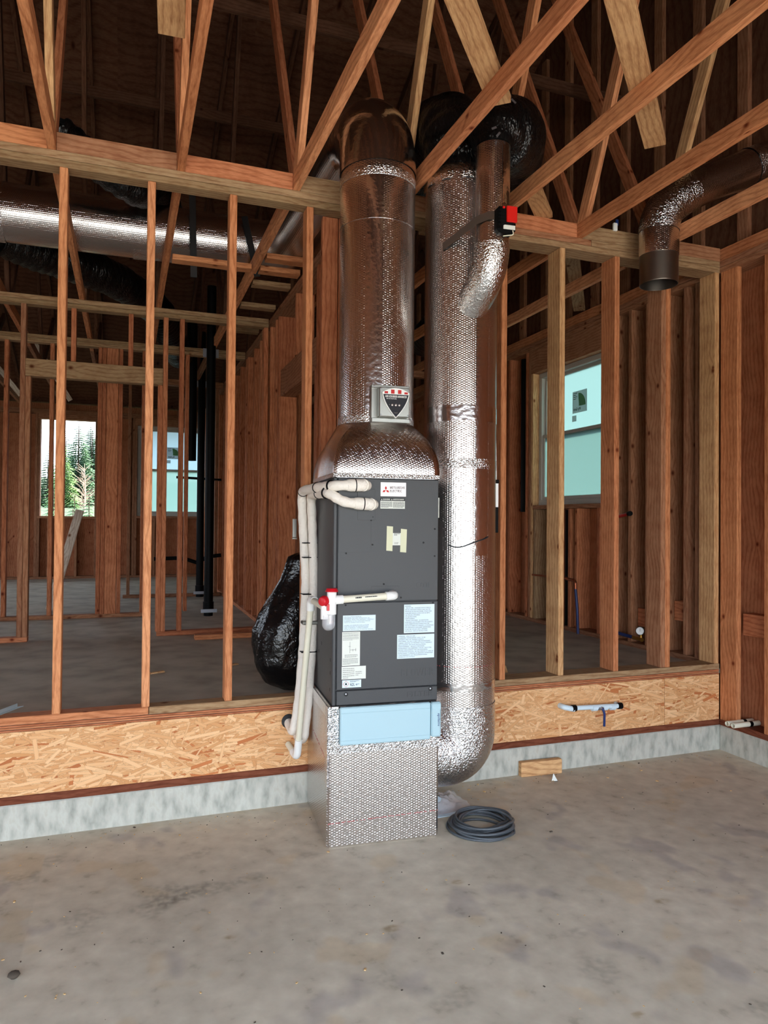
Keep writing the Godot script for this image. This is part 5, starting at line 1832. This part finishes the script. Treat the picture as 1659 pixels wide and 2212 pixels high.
func house_things() -> void:
	# black drain pipes with nail plates
	for q in [["nearer black drain pipe standing in the wet room", 1.125, -3.70, 0.046, 3.9], ["farther black drain pipe standing behind the wet wall", 1.215, -5.57, 0.046, 3.9]]:
		var p := thing("drain_pipe", q[0], "pipe", "black drain pipes")
		var mb := MB.new()
		mb.tube([Vector3(q[1], 0.537, q[2]), Vector3(q[1], q[4], q[2])], q[3], 24)
		part(p, "pipe", mb, M.black)
		mb = MB.new()
		mb.tube([Vector3(q[1], 0.60, q[2]), Vector3(q[1], 0.68, q[2])], q[3] + 0.008, 24)
		part(p, "coupling", mb, M.black)
		bx(p, "nail_plate", Vector3(q[1] - 0.08, 0.575, q[2] + 0.055), Vector3(q[1] + 0.08, 0.61, q[2] + 0.06), M.plate, 0.001)
	var np := thing("nail_plate", "grey steel nail plate on the partition top plate", "plate", "steel nail plates")
	bx(np, "plate", Vector3(1.055, 3.20, -3.828), Vector3(1.215, 3.29, -3.825), M.plate, 0.001)
	np = thing("nail_plate", "grey steel nail plate on the wet wall top plate", "plate", "steel nail plates")
	bx(np, "plate", Vector3(1.12, 3.21, -5.628), Vector3(1.31, 3.29, -5.624), M.plate, 0.001)
	# vent stack and cross pipes before the far window
	var vs := thing("vent_stack", "wide black vent duct hanging before the far window", "duct")
	var mbv := MB.new()
	mbv.tube([Vector3(1.06, 2.23, -5.2), Vector3(1.06, 3.9, -5.2)], 0.062, 24)
	part(vs, "pipe", mbv, M.black)
	var cp := thing("cross_pipe", "black horizontal drain arms low between the drain pipes", "pipe")
	mbv = MB.new()
	mbv.tube(curve([Vector3(0.66, 1.02, -5.60), Vector3(1.0, 1.03, -5.60), Vector3(1.2, 0.96, -5.60)], 0.1), 0.024, 14)
	part(cp, "arm", mbv, M.black)
	mbv = MB.new()
	mbv.tube(curve([Vector3(1.48, 1.06, -5.60), Vector3(1.3, 1.04, -5.60), Vector3(1.22, 0.98, -5.60)], 0.06), 0.024, 14)
	part(cp, "arm", mbv, M.black)
	cp = thing("cross_pipe", "black horizontal pipe crossing the far window at its meeting rail", "pipe")
	mbv = MB.new()
	mbv.tube([Vector3(0.92, 2.05, -5.64), Vector3(1.48, 2.03, -5.64)], 0.016, 12)
	part(cp, "arm", mbv, M.black)
	# grey plank leaning in the far room
	var pl := thing("leaning_plank", "grey plank leaning under the open window opening", "plank")
	beam(pl, "board", Vector3(-0.42, 0.545, -4.55), Vector3(-0.165, 1.61, -5.0), 0.09, 0.02, Vector3(0, 0.3, 1), M.ash[0])
	for q in [["pale diagonal lath beyond the partition header", Vector3(-0.87, 3.88, -6.5), Vector3(-0.38, 3.07, -6.5)], ["pale diagonal lath at the far left edge of the view", Vector3(-1.40, 3.65, -6.5), Vector3(-0.97, 3.10, -6.5)]]:
		var la := thing("diagonal_lath", q[0], "board", "diagonal laths")
		beam(la, "lath", q[1], q[2], 0.06, 0.018, Vector3(0, 0, 1), M.ash[0])
	# lumber on the floor near the bag
	var lf := thing("floor_lumber", "orange board lying on the subfloor behind the bag", "board")
	bx(lf, "board", Vector3(0.86, 0.5365, -2.3), Vector3(1.46, 0.575, -2.21), M.fir[1])
	# plumbing on the right exterior wall
	var g := thing("pressure_gauge", "round pressure gauge on a blue pipe low on the right wall", "gauge")
	var gp := Vector3(4.03, 0.692, -0.72)
	var mb := MB.new()
	mb.lathe([Vector2(0, 0.0), Vector2(0.030, 0.0), Vector2(0.030, 0.022), Vector2(0.027, 0.024), Vector2(0.026, 0.019), Vector2(0, 0.019)], 28, Vector3.ZERO, 2)
	var bz := part(g, "dial", mb, M.white, gp)
	bz.rotation.y = -0.75
	bx(bz, "needle", Vector3(-0.001, -0.004, 0.0195), Vector3(0.0012, 0.018, 0.0203), M.ink, 0.0)
	mb = MB.new()
	mb.lathe([Vector2(0.0285, 0.0), Vector2(0.0325, 0.002), Vector2(0.0325, 0.022), Vector2(0.029, 0.025)], 28, Vector3.ZERO, 2)
	part(bz, "bezel", mb, M.galv)
	mb = MB.new()
	mb.tube([gp + Vector3(0.004, -0.03, 0.004), gp + Vector3(0.004, -0.062, 0.004)], 0.010, 12)
	mb.tube([gp + Vector3(-0.006, -0.066, 0.03), gp + Vector3(0.01, -0.066, -0.09)], 0.015, 14)
	part(g, "brass_fitting", mb, M.brass)
	mb = MB.new()
	mb.tube(curve([gp + Vector3(0.01, -0.066, -0.08), gp + Vector3(0.02, -0.062, -0.3), gp + Vector3(0.035, -0.055, -0.5)], 0.1), 0.013, 14)
	part(g, "blue_pipe", mb, M.blue)
	var rp := thing("red_pipe", "red water pipe stub with black end on the right wall", "pipe")
	mb = MB.new()
	mb.tube([Vector3(4.06, 1.555, -1.08), Vector3(4.0, 1.585, -0.82)], 0.013, 14)
	part(rp, "pipe", mb, M.redpex)
	mb = MB.new()
	mb.tube([Vector3(4.0, 1.585, -0.82), Vector3(3.993, 1.588, -0.79)], 0.019, 14)
	part(rp, "end_ring", mb, M.black)
	var bp := thing("blue_pipe", "blue water pipe rising by the cripple studs under the window", "pipe")
	mb = MB.new()
	mb.tube(curve([Vector3(4.06, 0.54, -1.56), Vector3(4.055, 0.8, -1.57), Vector3(4.05, 0.93, -1.585)], 0.1), 0.012, 14)
	part(bp, "pipe", mb, M.blue)
	mb = MB.new()
	mb.tube(curve([Vector3(4.05, 0.93, -1.585), Vector3(4.05, 1.0, -1.585), Vector3(4.06, 1.01, -1.75)], 0.05), 0.014, 14)
	part(bp, "copper_elbow", mb, M.copper)
	mb = MB.new()
	mb.tube([Vector3(4.06, 1.01, -1.70), Vector3(4.08, 1.0, -2.34)], 0.009, 12)
	part(bp, "copper_arm", mb, M.copper)
	var vp := thing("vent_pipe", "black vent pipe standing in the stud bay left of the filmed window", "pipe")
	mb = MB.new()
	mb.tube([Vector3(4.15, 1.62, -2.62), Vector3(4.15, 3.18, -2.62)], 0.038, 20)
	part(vp, "pipe", mb, M.black)
	vp = thing("vent_pipe", "black vent pipe standing between the cripple studs under the filmed window", "pipe")
	mb = MB.new()
	mb.tube([Vector3(4.15, H0, -1.83), Vector3(4.15, 1.63, -1.83)], 0.036, 20)
	part(vp, "pipe", mb, M.black)
	# scraps on the subfloor
	for q in [["triangular wood scrap on the subfloor by the right studs", Vector3(2.62, 0.537, -0.33)], ["pale splinter on the subfloor in the passage", Vector3(0.52, 0.537, -1.0)], ["pale scrap on the subfloor near the bag", Vector3(1.0, 0.537, -1.1)]]:
		mb = MB.new()
		mb.prism(PackedVector2Array([Vector2(-0.045, 0), Vector2(0.045, 0), Vector2(0.02, 0.05)] if q[1].x > 2.0 else [Vector2(-0.05, 0), Vector2(0.05, 0), Vector2(0.045, 0.010), Vector2(-0.04, 0.008)]), -0.012, 0.012)
		lone("wood_scrap", q[0], "scrap", mb, M.pale[1], "wood scraps on the subfloor", Transform3D(Basis(Vector3.UP, 0.4), q[1]))

func conifer(h: float, seed_: int, tone: Color) -> ArrayMesh:
	var r := RandomNumberGenerator.new()
	r.seed = seed_
	var mb := MB.new()
	var col := PackedColorArray()
	var layers := int(h * 6.0)
	for i in layers:
		var t := float(i) / layers
		var y := h * (0.06 + 0.94 * t)
		var reach := h * 0.25 * pow(1.0 - t, 0.85) + 0.10
		var m := 9 + int(9 * (1.0 - t))
		for j in m:
			var an := TAU * j / m + r.randf() * 0.8
			var L := reach * r.randf_range(0.65, 1.15)
			var d := Vector3(cos(an), 0, sin(an))
			var side := Vector3(-d.z, 0, d.x)
			var drop := L * r.randf_range(0.25, 0.55)
			for k in 5:
				var f0 := 0.15 + 0.17 * k
				var p := Vector3(0, y, 0) + d * L * f0 - Vector3(0, drop * f0 * f0, 0)
				var w := L * 0.36 * (1.15 - f0)
				for s in [-1.0, 1.0]:
					var tip: Vector3 = p + side * s * w * r.randf_range(0.7, 1.3) + d * L * 0.26 - Vector3(0, w * 0.5, 0)
					var b0 := mb.v.size()
					mb.flat(p, p + d * L * 0.2, tip, Vector3.UP)
					var g := r.randf_range(0.65, 1.25)
					for q in mb.v.size() - b0:
						col.append(Color(tone.r * g, tone.g * g, tone.b * g))
	mb.c = col
	return mb.mesh()

func outdoors() -> void:
	var g := struct("ground", "grass ground and driveway outside the house", "ground")
	bx(g, "lawn", Vector3(-120, -0.6, -30), Vector3(120, -0.25, 60), M.lawn, 0.0)
	bx(g, "driveway", Vector3(-7, -0.24, 5.0), Vector3(7, -0.02, 22), M.drive, 0.0)
	var mb := MB.new()
	var fn := fnl(7, 0.03, 3)
	for j in 14:
		for i in 40:
			var q := []
			for e in [[0, 0], [1, 0], [1, 1], [0, 1]]:
				var x: float = -90.0 + (i + e[0]) * 4.5
				var z: float = -24.0 - (j + e[1]) * 5.0
				q.append(Vector3(x, -0.3 + maxf(0.0, -z - 24.0) * 0.10 + fn.get_noise_2d(x, z) * 1.4, z))
			mb.flat(q[0], q[1], q[2], Vector3.UP)
			mb.flat(q[0], q[2], q[3], Vector3.UP)
	part(g, "hillside", mb, M.lawn)
	var specs := [["tall dark conifer right of the middle in the open window view", -2.9, -52.0, 6.4, 1, Color(0.05, 0.11, 0.055)],
		["slender dark conifer at the right of the open window view", -2.1, -54.0, 6.0, 2, Color(0.045, 0.10, 0.06)],
		["bright green conifer left of the tallest one", -3.5, -47.0, 4.6, 3, Color(0.09, 0.17, 0.05)],
		["small dark conifer at the left of the open window view", -4.7, -50.0, 4.3, 4, Color(0.06, 0.12, 0.06)],
		["young conifer low in front of the bare tree", -2.2, -37.0, 2.0, 5, Color(0.10, 0.19, 0.08)],
		["young conifer at the lower left of the open window view", -3.2, -37.0, 2.3, 6, Color(0.09, 0.18, 0.08)],
		["young conifer at the lower right of the open window view", -1.45, -36.0, 2.2, 7, Color(0.10, 0.18, 0.09)],
		["leafy green shrub at the lower middle of the open window view", -2.75, -33.0, 1.7, 9, Color(0.10, 0.17, 0.06)],
		["leafy green shrub at the far lower left of the open window view", -3.4, -32.0, 1.6, 10, Color(0.09, 0.16, 0.06)],
		["leafy green shrub at the far lower right of the open window view", -1.2, -31.0, 1.6, 11, Color(0.10, 0.17, 0.07)],
		["leafy green shrub between the two young conifers", -1.95, -32.0, 1.7, 13, Color(0.09, 0.16, 0.07)],
		["broad dark conifer behind the bright green one", -4.1, -57.0, 5.6, 12, Color(0.05, 0.10, 0.055)],
		["far dark conifer behind the slender one", -2.6, -63.0, 6.6, 8, Color(0.045, 0.09, 0.055)]]
	for s in specs:
		var t := thing("conifer_tree", s[0], "tree", "conifers beyond the house", Transform3D(Basis(), Vector3(s[1], -0.4 + maxf(0.0, -s[2] - 24.0) * 0.10, s[2])))
		partm(t, "foliage", conifer(s[3], s[4], s[5]), M.needles)
		mb = MB.new()
		mb.tube([Vector3(0, -0.8, 0), Vector3(0, s[3] * 0.93, 0)], [s[3] * 0.018, 0.02], 8)
		part(t, "trunk", mb, M.bark)
	# bare deciduous tree
	var b := thing("bare_tree", "pale bare tree among the conifers", "tree", "", Transform3D(Basis().scaled(Vector3(0.75, 0.75, 0.75)), Vector3(-2.05, 1.4, -43.0)))
	mb = MB.new()
	var r := RandomNumberGenerator.new()
	r.seed = 3
	mb.tube([Vector3(0, -0.8, 0), Vector3(0.1, 2.2, 0), Vector3(0.0, 4.6, 0)], [0.09, 0.06, 0.015], 6)
	part(b, "trunk", mb, M.twig)
	mb = MB.new()
	for i in 90:
		var y := r.randf_range(0.8, 4.2)
		var an := r.randf() * TAU
		var L := r.randf_range(0.5, 1.5) * (1.1 - y / 6.0)
		var p0 := Vector3(0, y, 0)
		var p1 := p0 + Vector3(cos(an), r.randf_range(0.5, 1.2), sin(an)) * L * 0.6
		var p2 := p1 + Vector3(cos(an + r.randfn() * 0.5), r.randf_range(0.2, 1.0), sin(an + r.randfn() * 0.5)) * L * 0.6
		mb.tube([p0, p1, p2], [0.016, 0.010, 0.005], 4, false)
	part(b, "branches", mb, M.twig)

func debris() -> void:
	# dust, crumbs and chips strewn over the slab
	var kinds := [["wood_dust", "tiny pale wood chips strewn over the garage slab", M.chip, 520, 0.004, 0.011], ["dirt_crumbs", "dark dirt crumbs strewn over the garage slab", M.dirt, 420, 0.003, 0.010]]
	for q in kinds:
		var mm := MultiMesh.new()
		mm.transform_format = MultiMesh.TRANSFORM_3D
		var mb := MB.new()
		mb.box(Vector3(1, 0.4, 0.6), 0.15, 0, 0, 0)
		mm.mesh = mb.mesh()
		mm.instance_count = q[3]
		var r := RandomNumberGenerator.new()
		r.seed = hash(q[0]) % 10000
		for i in q[3]:
			var near := r.randf() < 0.3
			var p := Vector3(r.randf_range(-2.0, XR - 0.05), 0, r.randf_range(0.04, 3.3))
			if near:
				p.z = 0.03 + absf(r.randfn()) * 0.12
			var s: float = r.randf_range(q[4], q[5]) * (1.6 if r.randf() < 0.06 else 0.8)
			mm.set_instance_transform(i, Transform3D(Basis(Vector3.UP, r.randf() * TAU).scaled(Vector3(s, s * 0.7, s)), p + Vector3(0, s * 0.14, 0)))
		var o := MultiMeshInstance3D.new()
		o.name = q[0]
		o.multimesh = mm
		o.material_override = q[2]
		o.set_meta("kind", "stuff")
		o.set_meta("label", q[1])
		o.set_meta("category", "debris")
		add_child(o)
	# a few pieces large enough to point at
	for q in [["dark round lump lying on the slab at the far left", Vector3(0.02, 0, 0.0), 0.020, "dirt"], ["pale pebble at the lower left corner of the slab", Vector3(0, 0, 0), 0.012, "chip"], ["broken crumb of mud in the left foreground of the slab", Vector3(0, 0, 0), 0.016, "mud"]]:
		var at: Vector3 = {"dirt": Vector3(-0.006, 0, 1.126), "chip": Vector3(0.04, 0, 2.15), "mud": Vector3(0.50, 0, 1.93)}[q[3]]
		var mb := MB.new()
		var prof := []
		for k in 7:
			var an := PI * k / 6.0
			prof.append(Vector2(q[2] * sin(an) * (1.0 if k != 2 else 0.85), q[2] * 0.55 * (1.0 - cos(an))))
		mb.lathe(prof, 9)
		lone("mud_crumb", q[0], "debris", mb, M.dirt if q[3] == "dirt" else (M.masking if q[3] == "chip" else M.chip), "larger crumbs on the slab", Transform3D(Basis(), at))
